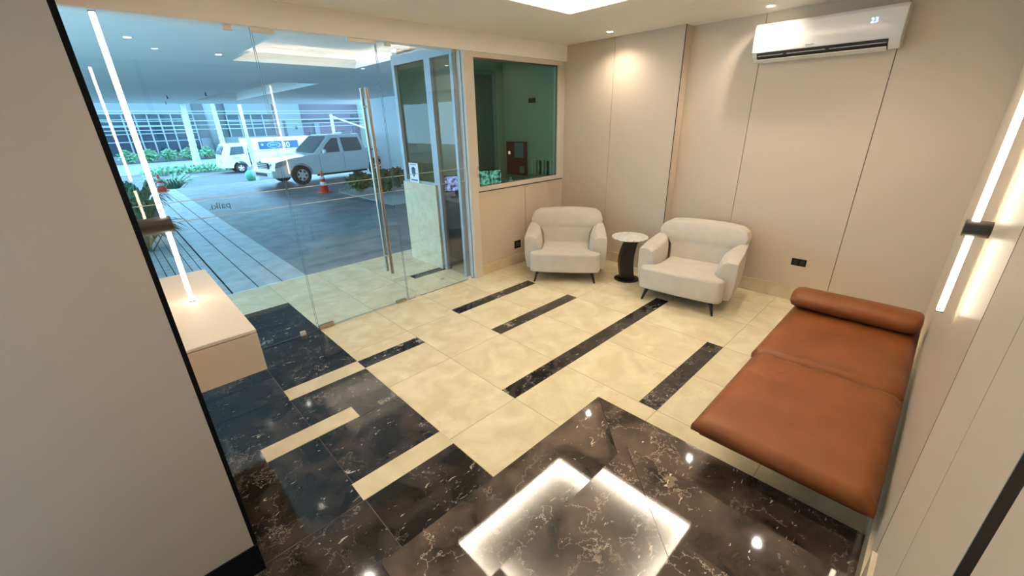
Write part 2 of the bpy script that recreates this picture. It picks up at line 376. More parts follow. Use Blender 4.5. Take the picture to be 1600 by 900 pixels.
downlight(1.98*S, 0.22*S, 'round downlight over the leather daybed, just out of the photo', e=E_SPOT*0.8)
downlight(0.45*S, 1.75*S, 'added round downlight over the black floor by the glass, unseen, for lighting only', e=E_SPOT*0.8)  # assumed fitting, added out of view to light the glass side
downlight(0.45*S, 0.55*S, 'added round downlight over the steps, unseen, for lighting only', e=E_SPOT*0.8)  # also added out of view, for more light around the steps
downlight(-0.7*S, 0.42*S, 'added round downlight behind the viewer, unseen, for lighting only', e=E_SPOT*0.7)  # unseen extra fitting, added to light the space behind the camera
s = MB(); s.lathe([(0.006, -0.045), (0.016, -0.043), (0.016, -0.038), (0.006, -0.036), (0.006, -0.012), (0.03, -0.008), (0.032, 0.0), (0.001, 0.0)], 16, (2.106*S, 1.0*S, CZ))
tag(s.build('fire_sprinkler', M['white'], smooth=True), 'small white sprinkler head on the ceiling above the right armchair', 'sprinkler')

# ------------------------------------------------------------------ glass front
GY = 2.11*S
def pane(x0, x1, z0, z1, name, parent):
    m = MB(); m.mat(0).quad((x0, GY, z0), (x1, GY, z0), (x1, GY, z1), (x0, GY, z1))
    e = 0.0035
    m.mat(1).box(x0, x0+0.0015, GY-e, GY+e, z0, z1).box(x1-0.0015, x1, GY-e, GY+e, z0, z1).box(x0, x1, GY-e, GY+e, z0, z0+0.002)
    return m.build(name, [M['glass'], M['gedge']], parent)
def clamp(x0, x1, z0, z1, name, parent, mt='fitting', d=0.012):
    m = MB(); m.box(x0*S, x1*S, GY-d, GY-0.004, z0*S, z1*S).box(x0*S, x1*S, GY+0.004, GY+d, z0*S, z1*S)
    return m.build(name, M[mt], parent, bevel=0.0015)
def stripes(x0, x1, parent):
    m = MB()
    for z in (0.732, 0.655): m.box(x0*S+0.004, x1*S-0.004, GY-0.0050, GY-0.0042, (z-0.0014)*S, (z+0.0014)*S)
    return m.build('stripe_decal', M['etch'], parent)
def lettering(txt, x, z, h, parent):
    c = bpy.data.curves.new('lettering', 'FONT'); c.body = txt; c.size = h; c.extrude = 0.0004; c.align_x = 'CENTER'
    o = bpy.data.objects.new('lettering', c); COL.objects.link(o)
    dg = bpy.context.evaluated_depsgraph_get(); me = bpy.data.meshes.new_from_object(o.evaluated_get(dg))
    bpy.data.objects.remove(o)
    me.materials.clear(); me.materials.append(M['etchd'])
    t = bpy.data.objects.new('lettering', me); COL.objects.link(t); t.parent = parent
    t.rotation_euler = (PI/2, 0, PI); t.location = Vector((x*S, GY+0.006, z*S))-parent.location
    return t
w1 = thing('window_1', (0.3*S, GY, 0), None, None, kind='structure')
pane(0.018*S, 0.583*S, 0.004, 1.373*S, 'glass_pane', w1)
clamp(0.488, 0.52, 1.353, 1.375, 'top_clip', w1); clamp(0.497, 0.522, -0.0, 0.022, 'bottom_clip', w1)
stripes(0.02, 0.583, w1); lettering('palki.', 0.315, 0.684, 0.075, w1)
d1 = thing('door_1', (0.85*S, GY, 0), None, None, kind='structure')
pane(0.589*S, 1.122*S, 0.012, 1.366*S, 'glass_leaf', d1)
clamp(0.585, 0.672, 1.355, 1.377, 'top_fitting', d1, 'fitting', 0.018); clamp(0.985, 1.122, 1.358, 1.386, 'top_fitting', d1, 'white', 0.022)
clamp(0.590, 0.668, 0.004, 0.024, 'bottom_fitting', d1, 'steel', 0.018); clamp(1.045, 1.108, 0.002, 0.018, 'bottom_fitting', d1, 'steel', 0.018)
stripes(0.589, 1.122, d1); lettering('palki.', 0.855, 0.684, 0.075, d1)
for sgn in (-1, 1):
    m = MB(); y = GY+sgn*0.055; x = 1.033*S
    m.cyl((x, y, 0.205*S), (x, y, 1.165*S), 0.016, n=20)
    for z in (0.30*S, 1.08*S): m.cyl((x, GY+sgn*0.005, z), (x, y, z), 0.009, n=12)
    m.build('pull_handle', M['steel'], d1, smooth=False, bevel=0.001)
w2 = thing('window_2', (1.4*S, GY, 0), None, None, kind='structure')
pane(1.128*S, 1.640*S, 0.004, 1.373*S, 'glass_pane', w2)
clamp(1.178, 1.208, 1.355, 1.376, 'top_clip', w2); clamp(1.175, 1.208, 0, 0.022, 'bottom_clip', w2)
clamp(1.585, 1.612, 1.355, 1.378, 'top_clip', w2, 'steel'); clamp(1.588, 1.615, 0, 0.02, 'bottom_clip', w2)
stripes(1.128, 1.640, w2)

# booth window frame with its jamb
w3 = thing('window_3', (2.1*S, GY, 0), None, None, kind='structure')
m = MB()
m.hbox(1.642, 1.704, 2.085, 2.150, 0, 1.373)
m.hbox(1.704, 2.568, 2.098, 2.145, 1.345, 1.373).hbox(1.704, 2.568, 2.098, 2.145, 0.575, 0.603)
m.hbox(1.704, 1.727, 2.098, 2.145, 0.603, 1.345).hbox(2.497, 2.568, 2.098, 2.145, 0.603, 1.345)
m.build('window_frame', M['alu'], w3, bevel=0.002)
m = MB()
m.hbox(1.727, 2.497, 2.112, 2.118, 1.338, 1.345).hbox(1.727, 2.497, 2.112, 2.118, 0.603, 0.609)
m.hbox(1.727, 1.732, 2.112, 2.118, 0.603, 1.345).hbox(2.491, 2.497, 2.112, 2.118, 0.603, 1.345)
m.build('glazing_bead', M['joint'], w3)
m = MB(); m.quad((1.727*S, 2.12*S, .603*S), (2.497*S, 2.12*S, .603*S), (2.497*S, 2.12*S, 1.345*S), (1.727*S, 2.12*S, 1.345*S)); m.build('glass_pane', M['tint'], w3)
m = MB(); m.hbox(1.707, 1.722, 2.0935, 2.098, 0.665, 0.735); o = m.build('latch', M['steel'], w3, bevel=0.002)
m = MB(); m.hbox(1.711, 1.718, 2.089, 2.0935, 0.69, 0.71); m.build('latch_knob', M['white'], o, bevel=0.001)

# ------------------------------------------------------------------ guard booth beyond the glass
m = MB()
m.mat(0).hbox(1.60, 1.66, 2.42, 2.84, 0, 0.60)
m.mat(1).hbox(1.66, 2.70, 2.83, 2.90, 0, 1.47)
m.mat(1).hbox(2.64, 2.70, 2.14, 2.83, 0, 1.47)
m.mat(2).hbox(1.60, 1.66, 2.72, 2.84, 0.60, 0.601)
tag(m.build('wall_booth', [M['creamw'], mat('booth green paint', (0.42, 0.48, 0.36), 0.7), M['alug']]), kind='structure')
w4 = thing('window_4', (1.63*S, 2.6*S, 0), None, None, kind='structure')
m = MB()
for a in ((2.405, 2.44, 0.60, 1.42), (2.80, 2.835, 0.60, 1.42), (2.44, 2.80, 0.60, 0.615), (2.44, 2.80, 1.36, 1.42)):
    m.hbox(1.61, 1.645, a[0], a[1], a[2], a[3])
m.build('window_frame', M['alug'], w4, bevel=0.002)
m = MB(); m.quad((1.63*S, 2.44*S, .61*S), (1.63*S, 2.8*S, .61*S), (1.63*S, 2.8*S, 1.36*S), (1.63*S, 2.44*S, 1.36*S)); m.build('glass_pane', M['tint'], w4)
d2 = thing('door_2', (1.63*S, 2.27*S, 0), None, None, kind='structure')
m = MB()
for a in ((2.375, 2.405, 0, 1.42), (2.150, 2.175, 0, 1.42), (2.175, 2.375, 1.36, 1.42)):
    m.hbox(1.61, 1.645, a[0], a[1], a[2], a[3])
m.build('door_frame', M['alug'], d2, bevel=0.002)
m = MB(); m.quad((1.63*S, 2.175*S, .0), (1.63*S, 2.375*S, .0), (1.63*S, 2.375*S, 1.36*S), (1.63*S, 2.175*S, 1.36*S)); m.build('glass_leaf', glass('door leaf glass', (0.75, 0.8, 0.8), 1.5, 0.9), d2)
d3 = thing('door_3', (2.45*S, 2.83*S, 0), None, None, kind='structure')
GRN = mat('dark green door', (0.10, 0.13, 0.11), 0.5); GRF = mat('green door frame', (0.22, 0.27, 0.21), 0.5)
m = MB(); m.hbox(2.24, 2.50, 2.818, 2.829, 0, 1.34); o = m.build('door_leaf', GRN, d3)
m = MB(); m.hbox(2.27, 2.46, 2.814, 2.818, 0.75, 1.26).hbox(2.27, 2.46, 2.814, 2.818, 0.1, 0.66); m.build('door_moulding', GRN, o, bevel=0.003)
m = MB(); m.hbox(2.20, 2.24, 2.81, 2.829, 0, 1.38).hbox(2.50, 2.54, 2.81, 2.829, 0, 1.38).hbox(2.24, 2.50, 2.81, 2.829, 1.34, 1.38); m.build('door_frame', GRF, d3, bevel=0.003)
m = MB(); m.hbox(1.60, 2.75, 2.145, 2.92, 1.471, 1.50); tag(m.build('ceiling_booth', M['white']), kind='structure')
# desk, screens and things in the booth
WD = mat('booth desk wood', (0.16, 0.11, 0.08), 0.4)
r = thing('booth_desk', (2.15*S, 2.5*S, 0), 'brown desk inside the guard booth behind the glass', 'desk')
m = MB(); m.hbox(1.80, 2.635, 2.38, 2.80, 0.435, 0.455); m.build('desktop', WD, r, bevel=0.003)
for a in ((1.81, 1.825), (2.60, 2.615)):
    m = MB(); m.hbox(a[0], a[1], 2.40, 2.78, 0, 0.435); m.build('side_panel', WD, r)
m = MB(); m.hbox(1.825, 2.60, 2.76, 2.775, 0.1, 0.435); m.build('back_panel', WD, r)
def screen_mat(name, c1, c2, sc):
    m = bpy.data.materials.new(name); m.use_nodes = True; N = m.node_tree.nodes; L = m.node_tree.links; p = N['Principled BSDF']
    co = N.new('ShaderNodeTexCoord'); v = N.new('ShaderNodeTexNoise'); v.inputs['Scale'].default_value = sc; v.inputs['Detail'].default_value = 5; L.new(co.outputs['Object'], v.inputs['Vector'])
    rr = N.new('ShaderNodeValToRGB'); rr.color_ramp.elements[0].position = 0.42; rr.color_ramp.elements[1].position = 0.6
    rr.color_ramp.elements[0].color = (*c1, 1); rr.color_ramp.elements[1].color = (*c2, 1); L.new(v.outputs['Fac'], rr.inputs[0])
    L.new(rr.outputs[0], p.inputs['Emission Color']); p.inputs['Emission Strength'].default_value = 0.9; p.inputs['Base Color'].default_value = (0.01,)*3+(1,)
    return m
def monitor(cx, cy, w, h, z, rz, smat, label):
    r = thing('monitor', (cx, cy, z), label, 'monitor', rz=rz, group=None)
    m = MB(); m.box(-w/2-.01, w/2+.01, 0.0, 0.025, 0.09, 0.11+h); m.build('casing', M['black'], r, world=False, bevel=0.003)
    m = MB(); m.box(-w/2, w/2, -0.003, -0.0005, 0.10, 0.10+h); m.build('screen', smat, r, world=False)
    m = MB(); m.box(-0.02, 0.02, 0.026, 0.045, 0.01, 0.3).box(-.1, .1, -0.05, 0.09, 0, 0.01); m.build('stand', M['black'], r, world=False)
    return r
monitor(1.925*S, 2.62*S, 0.34, 0.21, 0.455*S, -0.5, screen_mat('camera feed blue', (0.01, 0.012, 0.03), (0.35, 0.50, 1.0), 16), 'monitor with a bluish camera picture, left one on the booth desk')
monitor(2.145*S, 2.50*S, 0.42, 0.26, 0.455*S, -0.35, screen_mat('camera feed green', (0.01, 0.05, 0.05), (0.35, 0.75, 0.65), 20), 'monitor with a green leafy picture, behind the booth window')
m = MB(); m.lathe([(0.03, 0), (0.033, 0.01), (0.033, 0.19), (0.015, 0.21), (0.015, 0.24), (0.001, 0.24)], 18, (2.33*S, 2.44*S, 0.4555*S))
tag(m.build('spray_can', mat('can', (0.55, 0.62, 0.75), 0.3, 0.3), smooth=True), 'pale blue and white spray can standing on the booth desk', 'can')
r = thing('alarm_panel', (2.64*S, 2.66*S, 0.55*S), 'dark red fire alarm panel with grey labels on the booth wall', 'alarm panel')
RED = mat('alarm red', (0.20, 0.025, 0.02), 0.4)
m = MB(); m.hbox(2.605, 2.639, 2.55, 2.775, 0.555, 0.83); m.build('cabinet', RED, r, bevel=0.004)
m = MB(); m.hbox(2.602, 2.605, 2.56, 2.67, 0.70, 0.82); m.build('control_plate', mat('grey plate', (0.25, 0.27, 0.30), 0.5), r)
m = MB(); m.hbox(2.602, 2.605, 2.56, 2.61, 0.575, 0.63); m.build('notice', mat('paper', (0.35, 0.36, 0.33), 0.8), r)
m = MB(); m.hbox(2.601, 2.605, 2.725, 2.745, 0.725, 0.75); m.build('indicator_lamps', emis('amber lamps', (1, 0.8, 0.4), 1.0), r)
for i in range(3):
    y = (2.455-0.082*i)*S
    r = thing('intercom_handset', (2.635*S, y, 0.57*S), ['pale intercom handset nearest the red alarm panel', 'middle one of the three pale intercom handsets', 'intercom handset nearest the window frame'][i], 'intercom', group='intercom handsets on the booth wall')
    m = MB(); m.box(2.612*S, 2.639*S, y-0.062, y+0.062, 0.575*S, 0.69*S); m.build('base_plate', mat('intercom plastic', (0.50, 0.56, 0.46), 0.5), r, bevel=0.004)
    m = MB(); m.prism([(2.597*S, 0.575*S), (2.611*S, 0.58*S), (2.611*S, 0.685*S), (2.597*S, 0.69*S), (2.600*S, 0.66*S), (2.604*S, 0.63*S), (2.600*S, 0.60*S)], y-0.018, y+0.018, 'y'); m.build('handset', M['dslot'] if i else mat('handset pale', (0.6, 0.66, 0.55), 0.5), r, bevel=0.004)
m = MB(); m.hbox(2.625, 2.639, 2.455, 2.52, 1.125, 1.16)
tag(m.build('wall_switch', M['dslot'], bevel=0.002), 'small dark switch plate high on the green booth wall', 'switch')
# chair inside the booth
r = thing('office_chair', (1.93*S, 2.27*S, 0), 'black office chair with a pale jacket over it inside the booth', 'chair')
m = MB(); m.blob((1.93*S, 2.28*S, 0.22*S), (0.22, 0.21, 0.045)); m.build('seat', M['black'], r, smooth=True)
m = MB(); m.blob((1.87*S, 2.33*S, 0.33*S), (0.17, 0.05, 0.20)); m.build('backrest', M['black'], r, smooth=True)
m = MB(); m.cyl((1.93*S, 2.28*S, 0.05), (1.93*S, 2.28*S, 0.2*S), 0.025); m.build('pedestal', M['legm'], r)
for k in range(5):
    a = 2*PI*k/5; m = MB(); m.cyl((1.93*S, 2.28*S, 0.07), (1.93*S+0.22*math.cos(a), 2.28*S+0.22*math.sin(a), 0.03), 0.018, 0.012, 10); m.build('leg', M['legm'], r)
m = MB(); m.blob((1.93*S, 2.30*S, 0.30*S), (0.13, 0.05, 0.15)); m.build('jacket', mat('grey jacket', (0.32, 0.27, 0.25), 0.9), r, smooth=True)
# sign in the side window
r = thing('paper_sign', (1.617*S, 2.68*S, 0.6*S), 'white notice with a shield emblem taped in the booth side window', 'sign')
m = MB(); m.hbox(1.6045, 1.6065, 2.625, 2.745, 0.60, 0.735); m.build('paper', mat('white paper', (0.72, 0.74, 0.78), 0.8), r)
m = MB(); y, z = 2.685*S, 0.675*S
m.prism([(y-0.045, z+0.05), (y, z+0.065), (y+0.045, z+0.05), (y+0.04, z-0.02), (y, z-0.07), (y-0.04, z-0.02)], 1.6015*S, 1.6045*S, 'x'); m.build('shield_emblem', mat('navy print', (0.05, 0.07, 0.12), 0.7), r)
PRT = mat('dark print', (0.08, 0.09, 0.12), 0.7)
for w_, a_, b_ in ((0.08, 0.613, 0.622), (0.07, 0.722, 0.727)):
    m = MB(); m.box(1.602*S, 1.6045*S, y-w_, y+w_, a_*S, b_*S); m.build('printed_line', PRT, r)
downlight(2.03*S, 2.32*S, 'round downlight inside the guard booth', e=16, cone=3.0, z=1.471*S)

# ------------------------------------------------------------------ armchairs
def armchair(label, group):
    """local frame: faces -y, centred on x; metres"""
    r = thing('armchair', (0, 0, 0), label, 'armchair', group=group)
    F = M['fabric']
    # seat: T-shaped, wider in front of the arms
    o = [(-0.30, 0.62), (-0.30, 0.16), (-0.335, 0.07), (-0.40, 0.03), (-0.435, 0.0), (-0.435, -0.06), (-0.40, -0.10), (-0.2, -0.115), (0, -0.12)]
    prof = o+[(-x, y) for x, y in reversed(o[:-1])]
    m = MB(); m.prism(prof, 0.14, 0.385, 'z'); m.build('seat', F, r, bevel=0.035, seg=4, world=False)
    # back: wide rounded head that laps over the arms
    h = [(0.30, 0.20), (0.31, 0.42), (0.325, 0.52), (0.37, 0.575), (0.43, 0.598), (0.465, 0.625), (0.475, 0.68), (0.445, 0.745), (0.38, 0.785), (0.28, 0.80), (0.14, 0.806), (0, 0.808)]
    prof = [(-x, z) for x, z in h]+[(x, z) for x, z in reversed(h[:-1])]
    m = MB()
    n = len(prof); vs = []
    for k, (dy, sc) in enumerate(((0.0, 0.965), (0.02, 1.0), (0.15, 1.0), (0.18, 0.96))):
        for x, z in prof:
            zz = 0.5+(z-0.5)*sc
            lean = 0.30*(z-0.20)
            bow = -0.05*(abs(x)/0.48)**2*(1 if k < 2 else 0.3)
            belly = -0.02*math.cos(x*3)*math.exp(-((z-0.45)/0.15)**2) if k == 0 else 0
            vs.append((x*sc, 0.46+dy+lean*0.75+bow+belly, zz))
    fs = []
    for k in range(3):
        for i in range(n): fs.append((k*n+i, (k+1)*n+i, (k+1)*n+(i+1) % n, k*n+(i+1) % n))
    # caps as strips between mirrored points so they stay smooth
    def cap(base, flip):
        half = n//2
        for i in range(half):
            a, b, c, d = base+i, base+i+1, base+(n-2-i) % n, base+(n-1-i) % n
            if len({a, b, c, d}) == 4: fs.append((a, b, c, d) if flip else (d, c, b, a))
    cap(0, True); cap(3*n, False)
    m.add(vs, fs); m.build('backrest', F, r, sub=1, bevel=0.012, world=False)
    for s in (-1, 1):
        # arm: loft of rounded sections from front to rear, higher at the rear
        secs = []
        for y, zt, xi, xo, zi in ((0.05, 0.552, 0.340, 0.510, 0.46), (0.054, 0.556, 0.336, 0.512, 0.46), (0.075, 0.562, 0.330, 0.512, 0.46), (0.10, 0.565, 0.325, 0.51, 0.46), (0.16, 0.58, 0.295, 0.51, 0.47), (0.30, 0.605, 0.295, 0.505, 0.49), (0.46, 0.63, 0.325, 0.495, 0.53), (0.60, 0.64, 0.37, 0.48, 0.56), (0.70, 0.63, 0.38, 0.46, 0.56)):
            zb = 0.15
            secs.append([(xi+0.01, y, zb), (xi-0.005, y, 0.32), (xi, y, zi), (xi+0.03, y, zt-0.03), (xi+0.075, y, zt), (xo-0.02, y, zt-0.004), (xo-0.003, y, zt-0.012), (xo, y, zt-0.035), (xo, y, zi-0.1), (xo-0.008, y, 0.25), (xo-0.03, y, zb)])
        m = MB(); k = len(secs[0]); vs = [(s*x, y, z) for sec in secs for x, y, z in sec]; fs = []
        for a in range(len(secs)-1):
            for i in range(k): fs.append((a*k+i, a*k+(i+1) % k, (a+1)*k+(i+1) % k, (a+1)*k+i))
        fs += [tuple(range(k-1, -1, -1)), tuple(range((len(secs)-1)*k, len(secs)*k))]
        if s < 0: fs = [tuple(reversed(q)) for q in fs]
        m.add(vs, fs); m.build('arm', F, r, sub=1, bevel=0.012, world=False)
        m = MB(); m.cyl((s*0.333, -0.04, 0.15), (s*0.378, -0.075, 0.0), 0.021, 0.011, 14); m.build('leg', M['legm'], r, smooth=True, world=False)
        m = MB(); m.cyl((s*0.30, 0.55, 0.15), (s*0.345, 0.61, 0.0), 0.021, 0.011, 14); m.build('leg', M['legm'], r, smooth=True, world=False)
    m = MB(); m.box(-0.29, 0.29, 0.0, 0.60, 0.125, 0.14); m.build('underside', M['black'], r, world=False)
    return r
a1 = armchair('cream fabric armchair in the corner under the booth window', 'cream armchairs')
a2 = copy_tree(a1); a2['label'] = 'cream fabric armchair to the right of the side table, nearest the daybed'
def put(o, p, q):
    """front feet at p and q (plan units); local x runs p -> q"""
    px, py, qx, qy = p[0]*S, p[1]*S, q[0]*S, q[1]*S
    a = math.atan2(qy-py, qx-px); mx, my = (px+qx)/2, (py+qy)/2
    o.rotation_euler = (0, 0, a); o.location = (mx-0.075*math.sin(a)*1, my+0.075*math.cos(a), 0)
put(a1, (1.867, 1.745), (2.098, 1.441)); put(a2, (2.088, 1.086), (2.13, 0.701))

# ------------------------------------------------------------------ side table
tx, ty = 2.318*S, 1.332*S
r = thing('side_table', (tx, ty, 0), 'small round side table with veined white top and curved black stem between the armchairs', 'side table')
WM = marble('white marble', (0.78, 0.74, 0.68), (0.86, 0.83, 0.77), (0.05, 0.04, 0.035), 0.12, 0.03, 7.0, vein_amt=0.4, fleck=0.64)
m = MB(); m.lathe([(0.001, 0.540), (0.205, 0.540), (0.218, 0.546), (0.218, 0.556), (0.212, 0.560), (0.001, 0.560)], 48, (tx, ty, 0)); m.build('table_top', WM, r, bevel=0.001)
m = MB(); m.lathe([(0.001, 0), (0.155, 0), (0.158, 0.006), (0.152, 0.012), (0.001, 0.012)], 40, (tx, ty, 0)); m.build('base_plate', M['legm'], r, bevel=0.001)
m = MB(); pr = []; N_ = 16
d = Vector((0.69, -0.72, 0)).normalized()        # the stem bows in the plane that faces the viewer
L_, R_ = [], []
for i in range(N_+1):
    t = i/N_; z = 0.012+t*0.528; b = -0.055*math.sin(PI*t)+0.005+0.03*t
    wdt = 0.108-0.018*t
    L_.append((b-wdt*0.75, z)); R_.append((b+wdt*0.75+0.02*math.sin(PI*t), z))
P_ = L_+R_[::-1]; nn = Vector((0.72, 0.69, 0)).normalized()
vs = [tuple(Vector((tx, ty, z))+d*x+nn*k) for k in (-0.05, 0.05) for x, z in P_]; n = len(P_)
fs = [(i, (i+1) % n, n+(i+1) % n, n+i) for i in range(n)]
for base, fl in ((0, 0), (n, 1)):
    for i in range(N_):
        q = (base+i, base+i+1, base+n-2-i, base+n-1-i); fs.append(q if not fl else q[::-1])
m.add(vs, fs); m.build('stem', M['legm'], r, bevel=0.004)

# ------------------------------------------------------------------ daybed
r = thing('daybed', (1.5*S, 0.13*S, 0), 'long tan leather daybed with a bolster along the right wall', 'daybed')
def cushion(x0, x1, y0, y1, z0, z1, name, seed=0, nx=34, ny=18, rr=0.03):
    rnd = random.Random(seed); vs = []; fs = []
    def hgt(u, v):
        return 0.004*math.sin(9*u+3*v+seed)+0.003*math.sin(17*v-5*u)
    m = MB(); top = []; bot = []
    for i in range(nx+1):
        for j in range(ny+1):
            u, v = i/nx, j/ny
            e = min(min(u, 1-u)*(x1-x0), min(v, 1-v)*(y1-y0))
            drop = 0 if e > rr*1.6 else (1-math.sqrt(max(0, 1-(1-e/(rr*1.6))**2)))*(z1-z0)*0.42
            vs.append((x0+u*(x1-x0), y0+v*(y1-y0), z1-drop+hgt(u*2, v*2)*(1 if e > 0 else 0)))
    n = len(vs)
    for i in range(nx+1):
        for j in range(ny+1):
            u, v = i/nx, j/ny
            e = min(min(u, 1-u)*(x1-x0), min(v, 1-v)*(y1-y0))
            drop = 0 if e > rr else (1-math.sqrt(max(0, 1-(1-e/rr)**2)))*(z1-z0)*0.3
            vs.append((x0+u*(x1-x0), y0+v*(y1-y0), z0+drop))
    w = ny+1
    for i in range(nx):
        for j in range(ny):
            fs.append((i*w+j, (i+1)*w+j, (i+1)*w+j+1, i*w+j+1)); a = n
            fs.append((a+i*w+j, a+i*w+j+1, a+(i+1)*w+j+1, a+(i+1)*w+j))
    for i in range(nx):
        fs.append((i*w, n+i*w, n+(i+1)*w, (i+1)*w)); fs.append((i*w+ny, (i+1)*w+ny, n+(i+1)*w+ny, n+i*w+ny))
    for j in range(ny):
        fs.append((j, j+1, n+j+1, n+j)); b = nx*w; fs.append((b+j, n+b+j, n+b+j+1, b+j+1))
    m.add(vs, fs); return m.build(name, M['leather'], r, smooth=True)
cushion(0.960*S, 1.472*S, -0.072*S, 0.318*S, 0.190*S, 0.243*S, 'mattress', 1)
cushion(1.474*S, 2.08*S, -0.072*S, 0.330*S, 0.183*S, 0.240*S, 'mattress', 5)
m = MB(); m.hbox(1.06, 2.03, -0.055, 0.25, 0.158, 0.182); m.build('frame', M['wood'], r, bevel=0.004)
for x in (1.25, 1.95):
    for y in (-0.03, 0.20):
        m = MB(); m.cyl((x*S, y*S, 0), (x*S, y*S, 0.155*S), 0.018, 0.022, 14); m.build('leg', M['legm'], r)
# bolster: flattened roll
m = MB(); n = 24; secs = []
ys = [-0.068, -0.066, -0.060, -0.050, -0.03, 0.1, 0.22, 0.310, 0.328, 0.337, 0.340]
sc = [0.25, 0.62, 0.86, 0.96, 1.0, 1.02, 1.0, 0.97, 0.88, 0.65, 0.25]
vs = []
for y, k in zip(ys, sc):
    for i in range(n):
        t = 2*PI*i/n; vs.append((1.975*S+0.135*k*math.copysign(abs(math.cos(t))**0.8, math.cos(t)), y*S, 0.240*S+0.074+0.074*k*math.sin(t)))
fs = [(a*n+i, (a+1)*n+i, (a+1)*n+(i+1) % n, a*n+(i+1) % n) for a in range(len(ys)-1) for i in range(n)]
fs += [tuple(range(n)), tuple(range(len(ys)*n-1, (len(ys)-1)*n-1, -1))]
m.add(vs, fs); m.build('bolster', M['leather'], r, smooth=True)

# ------------------------------------------------------------------ air conditioner
r = thing('air_conditioner', (2.6*S, 0.58*S, 1.235*S), 'white split air conditioner mounted high on the back wall', 'air conditioner')
y0, y1 = 0.292*S, 0.866*S; xb = 2.648*S
prof = [(xb, 1.250*S), (xb-0.10, 1.243*S), (xb-0.165, 1.265*S), (xb-0.182, 1.285*S), (xb-0.188, 1.34*S), (xb-0.182, 1.395*S), (xb-0.165, 1.408*S), (xb, 1.412*S)]
m = MB(); m.prism(prof, y0, y1, 'y'); m.build('casing', M['ac'], r, bevel=0.008, seg=3)
m = MB(); m.prism([(xb-0.190, 1.284*S), (xb-0.1965, 1.34*S), (xb-0.190, 1.394*S), (xb-0.186, 1.394*S), (xb-0.1905, 1.34*S), (xb-0.186, 1.284*S)], y0+0.004, y1-0.004, 'y'); m.build('front_panel', M['ac'], r, bevel=0.001)
m = MB(); m.prism([(xb-0.105, 1.2435*S-0.002), (xb-0.166, 1.264*S-0.003), (xb-0.184, 1.281*S), (xb-0.180, 1.282*S), (xb-0.1, 1.255*S)], y0+0.075, y1-0.045, 'y'); m.build('air_outlet', M['dslot'], r)
m = MB(); m.prism([(xb-0.100, 1.2405*S-0.004), (xb-0.156, 1.254*S-0.006), (xb-0.158, 1.257*S-0.006), (xb-0.1, 1.2425*S-0.002)], y0+0.08, y1-0.05, 'y'); m.build('louvre', M['ac'], r)
for k in range(3):
    a, b = [(y0+0.085, y0+0.47), (y0+0.50, y0+0.80), (y0+0.83, y1-0.06)][k]
    m = MB(); m.tube([(xb-0.177, a, 1.268*S), (xb-0.177, b, 1.268*S)], 0.0025, 6)
    q = m.build('wire_guard', M['ac'], r)
def seg_text(txt, h, material, parent, mw, thick=0.0004):
    c = bpy.data.curves.new('digits', 'FONT'); c.body = txt; c.size = h; c.extrude = thick; c.align_x = 'CENTER'; c.align_y = 'CENTER'
    o = bpy.data.objects.new('tmp', c); COL.objects.link(o)
    dg = bpy.context.evaluated_depsgraph_get(); me = bpy.data.meshes.new_from_object(o.evaluated_get(dg)); bpy.data.objects.remove(o)
    me.materials.clear(); me.materials.append(material)
    t = bpy.data.objects.new('digits', me); COL.objects.link(t); t.parent = parent
    off = Vector((0,0,0)); q = parent
    while q is not None: off += q.location; q = q.parent
    t.matrix_local = Matrix.Translation(-off) @ mw; return t
# faces -x: text x axis -> -y, text y axis -> z
RX = Matrix(((0,0,-1,0),(-1,0,0,0),(0,1,0,0),(0,0,0,1)))
seg_text('23', 0.052, emis('blue digits', (0.25, 0.45, 1.0), 2.5), r, Matrix.Translation((xb-0.1975, 0.395*S, 1.356*S)) @ RX)
m = MB(); m.box(xb-0.1925-0.0015, xb-0.190, 0.60*S, 0.635*S, 1.2925*S, 1.2960*S); m.build('name_badge', mat('badge grey', (0.25, 0.24, 0.24), 0.5), r)

# outlets
def outlet(name, label, build):
    r = thing(name, build[0], label, 'outlet'); return r
r = thing('wall_outlet', (2.649*S, 0.465*S, 0.227*S), 'black double outlet low on the back wall right of the armchair', 'outlet')
m = MB(); m.box(2.649*S-0.008, 2.649*S-0.0005, 0.430*S, 0.500*S, 0.207*S, 0.246*S); m.build('cover_plate', M['black'], r, bevel=0.002)
for yy in (0.448, 0.482):
    m = MB(); m.box(2.649*S-0.0105, 2.649*S-0.008, yy*S-0.022, yy*S+0.022, 0.213*S, 0.240*S); m.build('socket', M['dslot'], r, bevel=0.001)
r = thing('wall_outlet', (2.065*S, 2.108*S, 0.146*S), 'black outlet on the low wall left of the corner armchair', 'outlet')
m = MB(); m.box(2.034*S, 2.096*S, 2.108*S-0.008, 2.108*S-0.0005, 0.118*S, 0.175*S); m.build('cover_plate', M['black'], r, bevel=0.002)
m = MB(); m.box(2.045*S, 2.085*S, 2.108*S-0.0105, 2.108*S-0.008, 0.13*S, 0.163*S); m.build('socket', M['dslot'], r, bevel=0.001)

